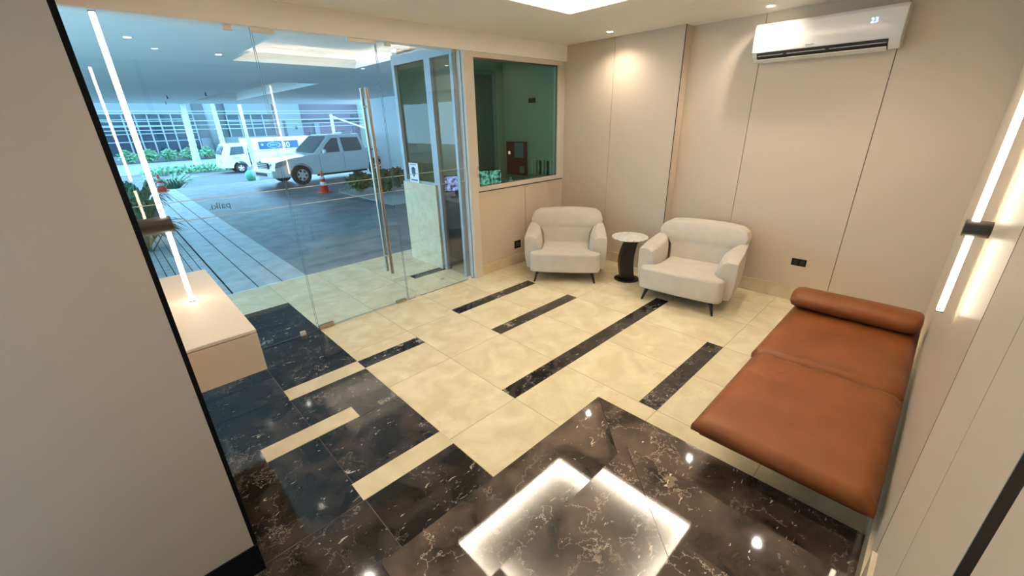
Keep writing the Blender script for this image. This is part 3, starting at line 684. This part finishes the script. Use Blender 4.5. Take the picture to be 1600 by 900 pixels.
# ------------------------------------------------------------------ floating console and the two light rods
r = thing('wall_console', (0.1*S, 1.49*S, 0.396*S), 'floating beige console box fixed to the left wall by the glass', 'console')
m = MB(); m.hbox(0.0175, 0.171, 1.146, 1.838, 0.396, 0.506); m.build('body', M['console'], r, bevel=0.002)
m = MB(); m.hbox(0.0175, 0.171, 1.146, 1.838, 0.508, 0.5165); m.build('top', M['consoletop'], r, bevel=0.002)
def light_rod(x, y, z0, z1, wall, zb, label):
    """slim LED profile; wall = ('x', value) or ('y', value) it is bracketed to"""
    r = thing('light_rod', (x, y, z0), label, 'wall lamp')
    h = 0.011
    m = MB(); m.box(x-h, x+h, y-h, y+h, z0+0.004, z1-0.004); m.build('diffuser', M['led'], r, bevel=0.004)
    for za in (z0, z1-0.004):
        m = MB(); m.box(x-h-0.002, x+h+0.002, y-h-0.002, y+h+0.002, za, za+0.004); m.build('end_cap', M['bronze'], r)
    m = MB()
    if wall[0] == 'x':
        m.cyl((wall[1], y, zb), (x+0.028, y, zb), 0.043, n=28)
    else:
        m.cyl((x, wall[1], zb), (x, y+0.026, zb), 0.032, n=28)
    m.build('bracket', M['bronze'], r, bevel=0.002)
    return r
light_rod(0.086*S, 1.50*S, 0.5167*S, 1.262*S, ('x', 0.0175*S), 0.752*S, 'slim glowing vertical light rod standing on the floating console')
light_rod(1.245*S, -0.059*S, 0.585*S, 1.33*S, ('y', -0.0848*S), 0.772*S, 'slim glowing vertical light rod on the right wall above the daybed')

# ------------------------------------------------------------------ porch outside: ceiling, paving, walls
m = MB()
def recess(m, X0, X1, Y0, Y1, holes, z, t=0.03):
    # holes sorted along y, none overlapping in y
    y = Y0
    for hx0, hx1, hy0, hy1 in holes:
        m.hbox(X0, X1, y, hy0, z, z+t); m.hbox(X0, hx0, hy0, hy1, z, z+t); m.hbox(hx1, X1, hy0, hy1, z, z+t); y = hy1
    m.hbox(X0, X1, y, Y1, z, z+t)
m.mat(0); recess(m, -3.5, 8.0, 2.2, 11.0, [(0.94, 1.91, 3.04, 4.0), (1.55, 2.2, 5.65, 9.75)], 1.47)
m.mat(1)
for (x0, x1, y0, y1, d) in ((0.94, 1.91, 3.04, 4.0, 0.10), (1.55, 2.2, 5.65, 9.75, 0.12)):
    m.hbox(x0-.03, x1+.03, y0-.03, y1+.03, 1.486+d, 1.50+d)
    m.hbox(x0-.03, x0-.02, y0-.03, y1+.03, 1.486, 1.49+d).hbox(x1+.02, x1+.03, y0-.03, y1+.03, 1.486, 1.49+d)
    m.hbox(x0-.02, x1+.02, y0-.03, y0-.02, 1.486, 1.49+d).hbox(x0-.02, x1+.02, y1+.02, y1+.03, 1.486, 1.49+d)
tag(m.build('ceiling_porch', [mat('porch ceiling paint', (0.82, 0.82, 0.80), 0.7), M['trayw']]), kind='structure')
r = thing('porch_cove_light', (1.42*S, 3.5*S, 1.5*S), 'warm lit ceiling tray over the porch outside the glass', 'ceiling light')
for a in ((0.915, 0.93, 3.04, 4.0), (1.92, 1.935, 3.04, 4.0), (0.94, 1.91, 3.015, 3.03), (0.94, 1.91, 4.01, 4.025)):
    b = MB(); b.hbox(a[0], a[1], a[2], a[3], 1.4865, 1.495); b.build('light_strip', emis('porch led', (1, .82, .55), 1.5), r)
lamp('porch_glow', 'AREA', (1.42*S, 3.5*S, 1.57*S), E_OUT_TRAY, (1, .85, .62), r, shape='RECTANGLE', size=1.8, size_y=1.8)
for i, (x, y) in enumerate(((0.28, 2.72), (0.30, 3.30), (0.80, 3.72))):
    downlight(x*S, y*S, ['porch downlight closest to the glass and the light rod', 'porch downlight beside the light rod, second from the glass', 'faint porch downlight left of the lit tray'][i], z=1.469*S, spot=False)
for i, (x, y) in enumerate(((1.35, 7.6), (1.0, 8.4), (1.17, 10.2))):
    m = MB(); m.lathe([(0.012, -0.09), (0.03, -0.085), (0.012, -0.07), (0.012, 0), (0.001, 0)], 10, (x*S, y*S, 1.469*S))
    tag(m.build('fire_sprinkler', M['dslot']), ['sprinkler head on the porch ceiling nearest the dark recess', 'middle sprinkler head on the porch ceiling', 'sprinkler head by the outer edge of the porch ceiling'][i], 'sprinkler')
# right outer wall
m = MB(); m.hbox(4.26, 4.5, 2.95, 8.75, 0, 1.468); m.hbox(2.70, 4.26, 2.84, 2.95, 0, 1.468)
tag(m.build('wall_outer', mat('white outer wall', (0.72, 0.76, 0.78), 0.7)), kind='structure')

DRV = mat('stamped driveway concrete', (0.17, 0.18, 0.19), 0.42, bump=0.9, bscale=3.5, var=0.35, vscale=2.5)
PAV = mat('grey paving slab', (0.42, 0.46, 0.48), 0.35, var=0.18, vscale=4)
m = MB(); m.mat(1).hbox(-3.5, 0.85, 3.05, 9.7, -0.03, -0.006)
m.mat(0)
cols = [(0.39, 0.54), (0.54, 0.69), (0.69, 0.85)]
for a, b in cols:
    y = 3.055
    while y < 9.6:
        l = random.choice((0.62, 0.93)); m.hbox(a+.004, b-(.004 if b < .85 else 0), y+.002, min(9.7, y+l)-.002, -0.02, 0.0); y += l
x = 0.385
while x > -0.4:
    y = 3.06
    while y < 6.3: m.hbox(x-0.052+0.003, x-0.003, y+.003, y+0.104-.003, -0.02, 0.0); y += 0.104
    x -= 0.052
tag(m.build('path', [PAV, M['gdark']]), kind='structure')
m = MB()
m.hbox(0.85, 4.26, 3.05, 9.7, -0.05, 0.0)
tag(m.build('driveway', DRV), kind='structure')
ROAD = mat('road asphalt', (0.09, 0.10, 0.11), 0.8, var=0.12, vscale=1.5)
m = MB(); m.mat(0)
m.prism([(9.7*S, -0.05*S), (9.7*S, 0.0), (10.3*S, -0.25*S), (10.3*S, -0.28*S)], -6*S, 12*S, 'x')
m.mat(1).hbox(-12, 20, 10.3, 60, -0.28, -0.25)
m.mat(0).hbox(-12, 20, 16.9, 22.5, -0.25, -0.235)
m.mat(0).hbox(-6, 0.3, 9.3, 9.7, -0.05, -0.008).hbox(4.26, 12, 8.78, 9.7, -0.05, -0.001)
tag(m.build('road', [mat('pale concrete apron', (0.18, 0.20, 0.20), 0.8, var=0.08, vscale=1.0), ROAD]), kind='structure')

# ------------------------------------------------------------------ traffic cones
def cone(x, y, label, h=0.66):
    r = thing('traffic_cone', (x, y, 0), label, 'traffic cone', group='traffic cones')
    OR = M.setdefault('cone', mat('cone orange', (1.0, 0.06, 0.02), 0.5)); WH = M.setdefault('conew', mat('cone reflective white', (0.8, 0.8, 0.8), 0.4))
    m = MB(); m.box(x-.17, x+.17, y-.17, y+.17, 0.0, 0.03); m.build('base', OR, r, bevel=0.006)
    def R(z): return 0.125-0.10*(z-0.03)/(h-0.03)
    m = MB(); m.lathe([(R(.03), .03), (R(h*.96), h*.96), (0.018, h), (0.001, h)], 24, (x, y, 0)); m.build('body', OR, r, smooth=True)
    for a, b in ((0.33, 0.50), (0.64, 0.77)):
        m = MB(); m.lathe([(R(h*a)+.003, h*a), (R(h*b)+.003, h*b), (R(h*b)-.004, h*b), (R(h*a)-.004, h*a)], 24, (x, y, 0)); m.build('reflective_band', WH, r, smooth=True)
cone(2.48*S, 6.93*S, 'orange and white traffic cone standing in front of the pickup truck', 0.64)
cone(0.66*S, 9.5*S, 'orange and white traffic cone at the end of the paved path', 0.55)

# ------------------------------------------------------------------ vehicles
PAINT = mat('white car paint', (0.82, 0.86, 0.88), 0.25, coat=0.8)
CARGL = mat('dark car glass', (0.08, 0.12, 0.14), 0.06, ior=1.6)
TYRE = mat('black rubber', (0.015, 0.014, 0.013), 0.8)
RIM = mat('alloy rim', (0.80, 0.82, 0.84), 0.4, 0.1)
LAMPG = mat('headlamp', (0.45, 0.55, 0.55), 0.1, 0.3)
def wheel(cx, cy, r_, w, side, parent, spokes=6):
    m = MB(); n = 32
    prof = [(r_*0.60, -w/2), (r_*0.93, -w/2), (r_, -w/2+0.03), (r_, w/2-0.03), (r_*0.93, w/2), (r_*0.60, w/2)]
    vs = []
    for rr, t in prof:
        for i in range(n): a = 2*PI*i/n; vs.append((cx+rr*math.cos(a), cy+t, r_+rr*math.sin(a)))
    k = len(prof)
    fs = [(q*n+i, q*n+(i+1) % n, ((q+1) % k)*n+(i+1) % n, ((q+1) % k)*n+i) for q in range(k) for i in range(n)]
    m.add(vs, fs); t = m.build('wheel', TYRE, parent, smooth=True, world=False)
    m = MB(); yo = cy+side*(w/2-0.015)
    m.mat(1).cyl((cx, yo-side*0.06, r_), (cx, yo-side*0.05, r_), r_*0.6, n=28); m.mat(0)
    m.cyl((cx, yo, r_), (cx, yo-side*0.03, r_), r_*0.16, n=16)
    for s_ in range(spokes):
        a = 2*PI*s_/spokes+0.3; c, s2 = math.cos(a), math.sin(a)
        p = [(0.10, -0.22), (0.60, -0.13), (0.60, 0.13), (0.10, 0.22)]
        pts = [(cx+r_*(u*c-v*0.6*s2), r_+r_*(u*s2+v*0.6*c)) for u, v in p]
        m.prism([(q[0], q[1]) for q in pts], yo-0.02 if side > 0 else yo, yo if side > 0 else yo+0.02, 'y')
    for i in range(n):
        a, b = 2*PI*i/n, 2*PI*(i+1)/n
        m.prism([(cx+r_*k_*math.cos(q), r_+r_*k_*math.sin(q)) for k_, q in ((.55, a), (.62, a), (.62, b), (.55, b))], yo-0.03 if side > 0 else yo, yo if side > 0 else yo+0.03, 'y')
    m.mat(0); m.build('rim', [RIM, M['dslot']], t, world=False)
def arch_profile(front, rear, zb, tops, wheels, rr, zc):
    """closed side outline (x,z): bottom with wheel arches then the given top points (rear to front)"""
    p = [(front, zb)]
    for wx in wheels:
        a0 = math.asin((zb-zc)/rr) if abs(zb-zc) < rr else 0
        for k in range(13):
            a = (PI-a0)+(a0-(PI-a0))*k/12; p.append((wx+rr*math.cos(a), zc+rr*math.sin(a)))
    p.append((rear, zb)); return p+tops
def strip_prism(m, prof, y0, y1, ins=0.0):
    m.prism(prof, y0, y1, 'y')
fx, fy = 2.60*S, 8.23*S; ang = math.atan2(0.19, 1.55)
r = thing('pickup_truck', (0, 0, 0), 'white double cab pickup truck parked across the driveway', 'pickup truck')
WB = 1.58*S; wr = 0.325
ca, sa = math.cos(ang), math.sin(ang)
# local: wheel centre front at x=0.92, near side y=-0.86 (wheel outer)
lx, ly = 0.92, -0.80
r.location = (fx-(ca*lx-sa*ly), fy-(sa*lx+ca*ly), 0); r.rotation_euler = (0, 0, ang)
W2 = 0.87
body = arch_profile(0.10, 5.1, 0.30, [(5.12, 0.45), (5.12, 0.98), (3.62, 0.98), (3.60, 0.96), (1.55, 0.98), (1.25, 0.96), (0.6, 0.90), (0.18, 0.82), (0.06, 0.70), (0.02, 0.45)], [0.92, 0.92+WB], 0.40, wr)
m = MB(); m.prism(body, -W2, W2, 'y'); m.build('body', PAINT, r, bevel=0.03, seg=3, world=False)
# cab (greenhouse), narrower to the roof
def cabmesh(m, lo, hi, wlo, whi, dz=0):
    n = len(lo); vs = [(x, -wlo, z) for x, z in lo]
    return
cab_lo = [(1.42, 0.95), (3.62, 0.95)]; cab_hi = [(2.28, 1.56), (3.36, 1.60)]
def frustum(m, x0, x1, z0, w0, X0, X1, z1, w1):
    vs = [(x0, -w0, z0), (x1, -w0, z0), (x1, w0, z0), (x0, w0, z0), (X0, -w1, z1), (X1, -w1, z1), (X1, w1, z1), (X0, w1, z1)]
    m.add(vs, [(3,2,1,0), (4,5,6,7), (0,1,5,4), (1,2,6,5), (2,3,7,6), (3,0,4,7)])
m = MB(); frustum(m, 1.42, 3.60, 0.94, 0.84, 2.20, 3.44, 1.60, 0.66); m.build('cab', PAINT, r, bevel=0.05, seg=4, world=False)
def sidewin(pts, name, y_at, e=0.006):
    for s in (-1, 1):
        m = MB(); P = []
        for x, z in pts:
            t = (z-0.94)/0.66; y = (0.84+(0.66-0.84)*t)
            P.append((x, s*(y+e), z))
        for x, z in pts:
            t = (z-0.94)/0.66; y = (0.84+(0.66-0.84)*t)
            P.append((x, s*(y-0.01), z))
        n = len(pts); fs = [tuple(range(n)) if s < 0 else tuple(reversed(range(n)))]+[(i, i+n, (i+1) % n+n, (i+1) % n) for i in range(n)]
        m.add(P, fs); m.build(name, CARGL, r, world=False)
sidewin([(1.72, 1.00), (2.46, 1.00), (2.50, 1.48), (2.28, 1.48), (1.98, 1.26)], 'side_window', 0)
sidewin([(2.62, 1.00), (3.36, 1.00), (3.40, 1.10), (3.33, 1.47), (2.62, 1.49)], 'side_window', 0)
m = MB(); m.quad((1.50, -0.74, 1.00), (1.50, 0.74, 1.00), (2.13, 0.60, 1.54), (2.13, -0.60, 1.54))
m.v = [(x-0.025, y, z+0.02) for x, y, z in m.v]; m.build('windscreen', CARGL, r, world=False)
m = MB(); m.box(0.0, 0.06, -0.42, 0.42, 0.58, 0.78); g_ = m.build('grille', M['dslot'], r, world=False, bevel=0.01)
m = MB()
for z in (0.62, 0.68, 0.74): m.box(-0.01, 0.0, -0.40, 0.40, z-0.01, z+0.01)
m.build('grille_bar', RIM, g_, world=False)
m = MB(); m.box(-0.08, 0.30, -0.85, 0.85, 0.30, 0.55); m.build('bumper', PAINT, r, world=False, bevel=0.05, seg=3)
m = MB(); m.box(-0.09, -0.07, -0.45, 0.45, 0.36, 0.46); m.build('bumper_vent', M['dslot'], r, world=False)
for s in (-1, 1):
    m = MB(); m.prism([(0.03, 0.62), (0.10, 0.80), (0.52, 0.86), (0.40, 0.70)], s*0.45, s*0.885, 'y'); m.build('headlamp', LAMPG, r, world=False)
    m = MB(); m.blob((1.78, s*0.98, 1.05), (0.06, 0.12, 0.09), 8); m.build('side_mirror', PAINT, r, smooth=True, world=False)
    for x in (2.44, 3.36):
        m = MB(); m.box(x-0.11, x+0.06, min(s*0.87, s*0.90), max(s*0.87, s*0.90), 0.84, 0.875); m.build('door_handle', PAINT, r, world=False, bevel=0.008)
    for x in (1.62, 2.56, 3.58):
        m = MB(); m.box(x-0.004, x+0.004, min(s*0.868, s*0.872), max(s*0.868, s*0.872), 0.40, 0.96); m.build('door_seam', M['joint'], r, world=False)
    m = MB(); m.box(1.45, 3.45, min(s*0.80, s*0.90), max(s*0.80, s*0.90), 0.24, 0.30); m.build('side_step', M['dslot'], r, world=False, bevel=0.01)
    m = MB(); m.tube([(3.72, s*0.72, 0.98), (3.80, s*0.66, 1.52), (4.5, s*0.72, 0.98)], 0.03, 10); m.build('roll_bar', RIM, r, world=False)
m = MB(); m.box(2.95, 3.35, -0.3, 0.3, 1.60, 1.66); m.build('roof_box', PAINT, r, world=False, bevel=0.015)
m = MB(); m.box(3.70, 5.05, -0.78, 0.78, 0.975, 0.99); m.build('bed_cover', M['dslot'], r, world=False)
for x in (0.92, 0.92+WB):
    for s in (-1, 1): wheel(x, s*0.76, wr, 0.2, s, r)
m = MB(); m.blob((2.35, -0.30, 1.12), (0.10, 0.13, 0.20), 8); m.build('headrest', M['black'], r, smooth=True, world=False)

# box truck on the road
r = thing('box_truck', (2.54*S, 14.6*S, -0.25*S), 'white box truck with a blue advertising panel on the road behind the pickup', 'truck')
ROADZ = 0
wr2 = 0.27
m = MB()
cabp = [(0.05, 0.32)]+[(0.85+0.36*math.cos(PI-PI*k/10), 0.28+0.36*math.sin(PI-PI*k/10)) for k in range(11)]+[(1.36, 0.28), (1.36, 1.52), (1.25, 1.58), (0.42, 1.58), (0.30, 1.50), (0.06, 1.02), (0.0, 0.7)]
m.prism(cabp, 0.0, 1.6, 'y'); m.build('cab', PAINT, r, bevel=0.04, seg=3, world=False)
m = MB(); m.prism([(0.42, 0.98), (1.18, 1.02), (1.16, 1.42), (0.58, 1.42)], -0.008, 0.004, 'y'); m.build('side_window', CARGL, r, world=False)
m = MB(); m.quad((0.045, 0.1, 1.02), (0.275, 0.12, 1.47), (0.275, 1.48, 1.47), (0.045, 1.5, 1.02)); m.v = [(x-.015, y, z+.01) for x, y, z in m.v]; m.build('windscreen', CARGL, r, world=False)
m = MB(); m.box(-0.06, 0.06, 0.0, 1.6, 0.30, 0.52); m.build('bumper', PAINT, r, bevel=0.02, world=False)
m = MB(); m.box(-0.02, 0.0, 0.12, 0.35, 0.58, 0.72); m.build('headlamp', LAMPG, r, world=False)
bx = MB(); bx.box(1.42, 5.2, -0.08, 1.72, 0.55, 1.82); bx = bx.build('cargo_box', PAINT, r, bevel=0.02, world=False)
BLUE = mat('blue panel', (0.02, 0.10, 0.50), 0.4)
m = MB(); m.box(1.95, 4.1, -0.092, -0.081, 1.20, 1.62); m.build('blue_panel', BLUE, r, world=False)
def oval(cx, cz, a, b, n=28): return [(cx+a*math.cos(2*PI*i/n), cz+b*math.sin(2*PI*i/n)) for i in range(n)]
PALE = mat('pale blue print', (0.35, 0.62, 0.85), 0.5); WP = mat('white print', (0.85, 0.9, 0.9), 0.5)
m = MB()
m.mat(0).prism(oval(2.75, 1.41, 0.36, 0.16), -0.097, -0.0925, 'y'); m.mat(1).prism(oval(2.75, 1.41, 0.32, 0.13), -0.100, -0.0975, 'y')
m.mat(0).box(2.53, 2.97, -0.103, -0.1005, 1.43, 1.455).box(2.55, 2.95, -0.103, -0.1005, 1.375, 1.40)
m.mat(0).prism(oval(2.14, 1.45, 0.07, 0.06), -0.097, -0.0925, 'y')
m.build('oval_emblem', [PALE, BLUE], r, world=False)
def flat_text(txt, h, material, parent, x, y, z):
    c = bpy.data.curves.new('t', 'FONT'); c.body = txt; c.size = h; c.extrude = 0.001
    o = bpy.data.objects.new('tmp', c); COL.objects.link(o)
    dg = bpy.context.evaluated_depsgraph_get(); me = bpy.data.meshes.new_from_object(o.evaluated_get(dg)); bpy.data.objects.remove(o)
    me.materials.clear(); me.materials.append(material)
    t = bpy.data.objects.new('lettering', me); COL.objects.link(t); t.parent = parent; t.location = (x, y, z); t.rotation_euler = (PI/2, 0, 0); return t
flat_text('30', 0.42, WP, r, 3.2, -0.096, 1.25)
flat_text('CYRO', 0.14, BLUE, r, 0.50, -0.012, 0.78)
m = MB(); m.box(1.42, 5.2, 0.1, 1.5, 0.38, 0.55); m.build('chassis', M['dslot'], r, world=False)
for x in (0.85, 4.2):
    for s, yy in ((-1, 0.12), (1, 1.48)): wheel(x, yy, wr2, 0.2, s, r, 5)

# ------------------------------------------------------------------ planting
LEAF = mat('green leaf', (0.045, 0.13, 0.045), 0.5, var=0.5, vscale=5)
LEAF2 = mat('pale green leaf', (0.12, 0.30, 0.16), 0.5, var=0.4, vscale=5)
STEM = mat('plant stem', (0.12, 0.09, 0.05), 0.8)
def shrub(x, y, z, rx, ry, h, n, label, cat='shrub', lf=0.16, name='shrub', material=None, group=None, arch=False):
    r = thing(name, (x, y, z), label, cat, group=group)
    m = MB(); rnd = random.Random(int(x*100+y*10))
    for i in range(n):
        a = rnd.uniform(0, 2*PI); q = math.sqrt(rnd.random()); zz = rnd.random()
        if arch:
            # long arching blades from the crown
            L = rnd.uniform(0.6, 1.0); dx, dy = math.cos(a)*rx, math.sin(a)*ry; pts = []
            for k in range(6):
                t = k/5; pts.append(Vector((x+dx*t*L, y+dy*t*L, z+h*L*(math.sin(t*2.3))*0.9+0.02)))
            wv = Vector((-math.sin(a), math.cos(a), 0))*lf
            ws = [0.35, 0.9, 1.0, 0.8, 0.5, 0.05]; vs = []
            for p, w in zip(pts, ws): vs += [p-wv*w, p+wv*w]
            m.add(vs, [(2*k, 2*k+1, 2*k+3, 2*k+2) for k in range(5)])
        else:
            k = math.sin(zz*PI*0.9+0.25)
            c = Vector((x+rx*q*k*math.cos(a), y+ry*q*k*math.sin(a), z+0.10+h*zz))
            d = Vector((rnd.uniform(-1, 1), rnd.uniform(-1, 1), rnd.uniform(-.5, .9))).normalized(); s_ = d.orthogonal().normalized()*lf*0.22; d *= lf*rnd.uniform(.6, 1.1)
            if c.z+d.z < z+0.01: d.z = abs(d.z)
            m.add([c, c+d*0.45+s_, c+d, c+d*0.45-s_], [(0,1,2,3)])
    m.build('foliage', material or LEAF, r)
    m = MB()
    for i in range(5):
        a = 2*PI*i/5; m.cyl((x+.05*math.cos(a), y+.05*math.sin(a), z), (x+rx*.4*math.cos(a), y+ry*.4*math.sin(a), z+h*.6), 0.012, 0.005, 6)
    m.build('stem', STEM, r)
GP = 'bushy plants by the outer wall'
for i, (x, y, rx, h) in enumerate(((2.86, 6.42, .36, .42), (3.05, 5.95, .38, .50), (3.40, 5.65, .38, .55), (3.78, 5.35, .38, .5), (3.45, 6.30, .38, .45))):
    shrub(x*S, y*S, 0.03, rx, rx, h, 380, ['dark leafy bush nearest the cone, at the left end of the bed', 'dark leafy bush behind the door handle', 'dark leafy bush right of the door handle', 'dark leafy bush nearest the guard booth', 'dark leafy bush at the back of the bed against the wall'][i], group=GP, lf=.2)
m = MB(); m.hbox(2.62, 4.25, 5.0, 6.75, 0.0005, 0.01); tag(m.build('planting_bed', mat('pale kerb stone', (0.5, 0.52, 0.5), 0.8), bevel=0.01), 'low pale edged planting bed beside the outer wall', 'planter')
for i, (x, y, rx, h, n) in enumerate(((0.10, 4.75, .75, .55, 60), (0.20, 5.9, .7, .75, 70), (0.25, 7.1, .8, .9, 70), (0.95, 11.0, 1.5, 0.8, 120))):
    shrub(x*S, y*S, 0 if i < 3 else -0.25*S, rx, rx, h, n, ['low arching plant beside the path nearest the glass', 'arching plant beside the path, second from the glass', 'arching plant beside the path behind the bracket of the light rod', 'wide fan of pale arching leaves behind the far traffic cone'][i], 'plant', lf=.035, name='arching_plant', material=LEAF if i < 2 else LEAF2, group='arching plants along the path', arch=True)
for i in range(5):
    x = 0.9+i*0.66
    shrub(x*S, 23.0*S, -0.235*S, .62, .4, .75, 260, 'pale clipped shrub at the foot of the glass facade, number %s from the left' % ['one', 'two', 'three', 'four', 'five', 'six'][i], lf=.3, material=LEAF2, group='shrubs along the glass facade')
m = MB(); rnd = random.Random(3)
for i in range(900):
    c = Vector((rnd.uniform(0.8, 3.1)*S, rnd.uniform(15.8, 16.7)*S, -0.25*S+rnd.uniform(0, .28))); d = Vector((rnd.uniform(-1, 1), rnd.uniform(-1, 1), rnd.uniform(0, 1))).normalized()*.22; s_ = d.orthogonal().normalized()*.06
    m.add([c, c+d*.5+s_, c+d, c+d*.5-s_], [(0,1,2,3)])
tag(m.build('ground_cover', LEAF2), 'strip of low green ground cover between the two lanes', 'plants', kind='stuff')
m = MB(); m.blob((2.66*S, 12.3*S, -0.25*S+.22), (.24, .2, .26)); tag(m.build('plant_bag', mat('green sack', (0.10, 0.42, 0.26), 0.8, bump=.6, bscale=8), smooth=True), 'green sack lying at the foot of the white gate post', 'sack')
def palm(x, y, z, h, r0, label, lean=0.0):
    r = thing('palm_tree', (x, y, z), label, 'palm tree', group='palm trees by the road')
    m = MB(); n = 14
    for k in range(n):
        a, b = k/n, (k+1)/n; m.cyl((x+lean*a*h, y, z+h*a), (x+lean*b*h, y, z+h*b), r0*(1-.35*a)*1.05, r0*(1-.35*b)*.9, 12)
    m.build('trunk', mat('palm trunk', (0.50, 0.50, 0.44), 0.9, bump=.5, bscale=20), r)
    m = MB(); rnd = random.Random(int(x*10)); tp = Vector((x+lean*h, y, z+h))
    for i in range(16):
        a = 2*PI*i/16; pts = [tp+Vector((math.cos(a)*q*.75, math.sin(a)*q*.75, 0.9*math.sin(q*2.2)-q*0.7)) for q in (0, .25, .5, .75, 1)]
        for p, q in zip(pts, pts[1:]):
            sd = Vector((-math.sin(a), math.cos(a), -.3))*.22; m.add([p, q, q+sd, p+sd], [(0,1,2,3)]); m.add([p, q, q-Vector((sd.x, sd.y, -sd.z)), p-Vector((sd.x, sd.y, -sd.z))], [(0,1,2,3)])
    m.build('fronds', LEAF2, r)
palm(2.35*S, 17.6*S, -.25*S, 3.9, .22, 'thick palm trunk leaning by the road, left of the box truck', .04)
palm(3.12*S, 17.0*S, -.25*S, 4.1, .17, 'ringed palm trunk directly behind the cab of the box truck')

# utility pole, gate post, crane-like pole
r = thing('gate_post', (2.755*S, 12.1*S, -.25*S), 'slim white gate post with a cross rail in front of the box truck', 'post')
m = MB(); m.box(2.755*S-.06, 2.755*S+.06, 12.1*S-.06, 12.1*S+.06, -.25*S, 1.5*S); m.build('post', PAINT, r, bevel=.005)
m = MB(); m.box(2.60*S, 3.9*S, 12.1*S-.03, 12.1*S+.03, 0.43*S, 0.46*S); m.build('rail', PAINT, r, bevel=.005)
r = thing('utility_pole', (9.0*S, 21*S, -.25*S), 'pale utility pole with a slanting brace above the pickup truck', 'pole')
m = MB(); m.cyl((8.3*S, 20.6*S, -.25*S), (8.3*S, 20.6*S, 1.45*S), .16, .12, 12); m.build('pole', mat('pale concrete pole', (.6, .62, .62), .8), r)
m = MB(); m.cyl((8.32*S, 20.5*S, 1.35*S), (10.1*S, 20.4*S, 0.70*S), .06, .06, 8); m.build('brace', PAINT, r)
for i, (z, sag) in enumerate(((1.62, .05), (1.55, .07), (1.30, .05), (1.18, .08), (1.02, .06))):
    m = MB(); pts = [(x_*S, 19.5*S+.2*i, (z-sag*math.sin(PI*(x_+2)/18))*S) for x_ in [-2+18*k/12 for k in range(13)]]; m.tube(pts, .022, 5)
    tag(m.build('overhead_cable', mat('cable', (.35, .42, .45), .7)), ['topmost of the overhead cables along the street', 'second overhead cable from the top', 'third overhead cable from the top', 'fourth overhead cable from the top', 'lowest of the overhead cables along the street'][i], 'cable', group='overhead cables')

# ------------------------------------------------------------------ buildings across the road
FGL = mat('blue facade glass', (0.015, 0.04, 0.06), 0.08, ior=1.5); MUL = mat('white mullion', (0.24, 0.27, 0.28), .5)
FW = mat('pale facade render', (.17, .20, .21), .8); FP = mat('grey lilac facade', (.13, .10, .13), .8); FM = mat('mint wall', (.28, .36, .28), .8)
GZ = -.25*S
def facade(name, x0, x1, y, zt, nx, zs, label, zb=0.0, top=0.12):
    r = thing(name, ((x0+x1)/2*S, y*S, GZ), label, 'building')
    m = MB(); m.hbox(x0-(1.2 if x0 > 4 else 0), x1, y, y+3, -.25, zb); m.hbox(x0-(1.2 if x0 > 4 else 0), x0, y+.3, y+3, -.25, zt+top); m.hbox(x0, x1, y-.05, y+3, zt, zt+top); m.hbox(x0, x1, y+.5, y+3, zb, zt); m.build('wall', FW, r)
    m = MB(); m.hbox(x0, x1, y+.04, y+.08, zb, zt); g_ = m.build('glazing', FGL, r)
    for i in range(nx+1):
        m = MB(); x = x0+(x1-x0)*i/nx; m.hbox(x-.025, x+.025, y, y+.039, zb, zt); m.build('mullion', MUL, r)
    for z in zs:
        m = MB(); m.hbox(x0, x1, y+.01, y+.038, z-.018, z+.018); m.build('transom', MUL, r)
facade('glass_office_building', -1.2, 3.5, 23.6, 1.60, 12, (0.55, 0.85, 1.13, 1.40), 'blue glass office front with a white grid at the far left', 0.03, 1.1)
facade('glass_shop_building', 4.75, 6.7, 23.6, 1.55, 4, (0.95, 1.25), 'blue glazed building between the palm trunk and the white wall', 0.60, 1.2)
r = thing('round_column', (4.2*S, 23.3*S, GZ), 'broad pale column between the two glass buildings', 'column')
m = MB(); m.cyl((4.15*S, 23.4*S, GZ), (4.15*S, 23.4*S, 2.6*S), .45, n=20); m.build('shaft', FW, r, smooth=True)
m = MB(); m.cyl((4.15*S, 23.4*S, GZ), (4.15*S, 23.4*S, GZ+.5), .55, n=20); m.build('plinth', FW, r)
r = thing('white_building', (7.4*S, 24*S, GZ), 'white plain building with a narrow dark window above the box truck', 'building')
m = MB(); m.hbox(6.75, 7.9, 23.4, 26, -.25, 2.6); m.build('wall', FW, r)
m = MB(); m.hbox(7.0, 7.12, 23.37, 23.398, .2, 1.25); m.build('window', FGL, r)
m = MB(); m.hbox(7.55, 7.63, 23.37, 23.398, .85, 1.0); m.build('sign_plate', M['dslot'], r)
r = thing('grey_building', (9.6*S, 24*S, GZ), 'grey lilac building with small windows behind the pickup truck', 'building')
m = MB(); m.hbox(7.95, 11.1, 23.8, 26.5, -.25, 2.7); m.build('wall', FP, r)
for x in (8.3, 9.6, 10.0, 10.65):
    m = MB(); m.hbox(x, x+.16, 23.76, 23.799, .15, .7 if x < 10.5 else 1.5); m.build('window', FGL, r)
m = MB(); m.hbox(8.6, 8.85, 23.7, 23.799, -.25, 1.1); m.build('pier', FW, r)
m = MB(); m.hbox(7.95, 11.1, 23.7, 23.799, 1.25, 1.33); m.build('band', FW, r)
r = thing('mint_wall', (12.2*S, 23*S, GZ), 'pale mint boundary wall with dark slots beside the pickup rear', 'building')
m = MB(); m.hbox(11.1, 18, 23.2, 24.5, -.25, 2.7); m.build('wall', FM, r)
m = MB(); m.hbox(11.3, 13.5, 23.17, 23.199, 1.35, 1.4).hbox(11.3, 13.5, 23.17, 23.199, 1.55, 1.6); m.build('slot', mat('slot green', (.15, .32, .3), .8), r)
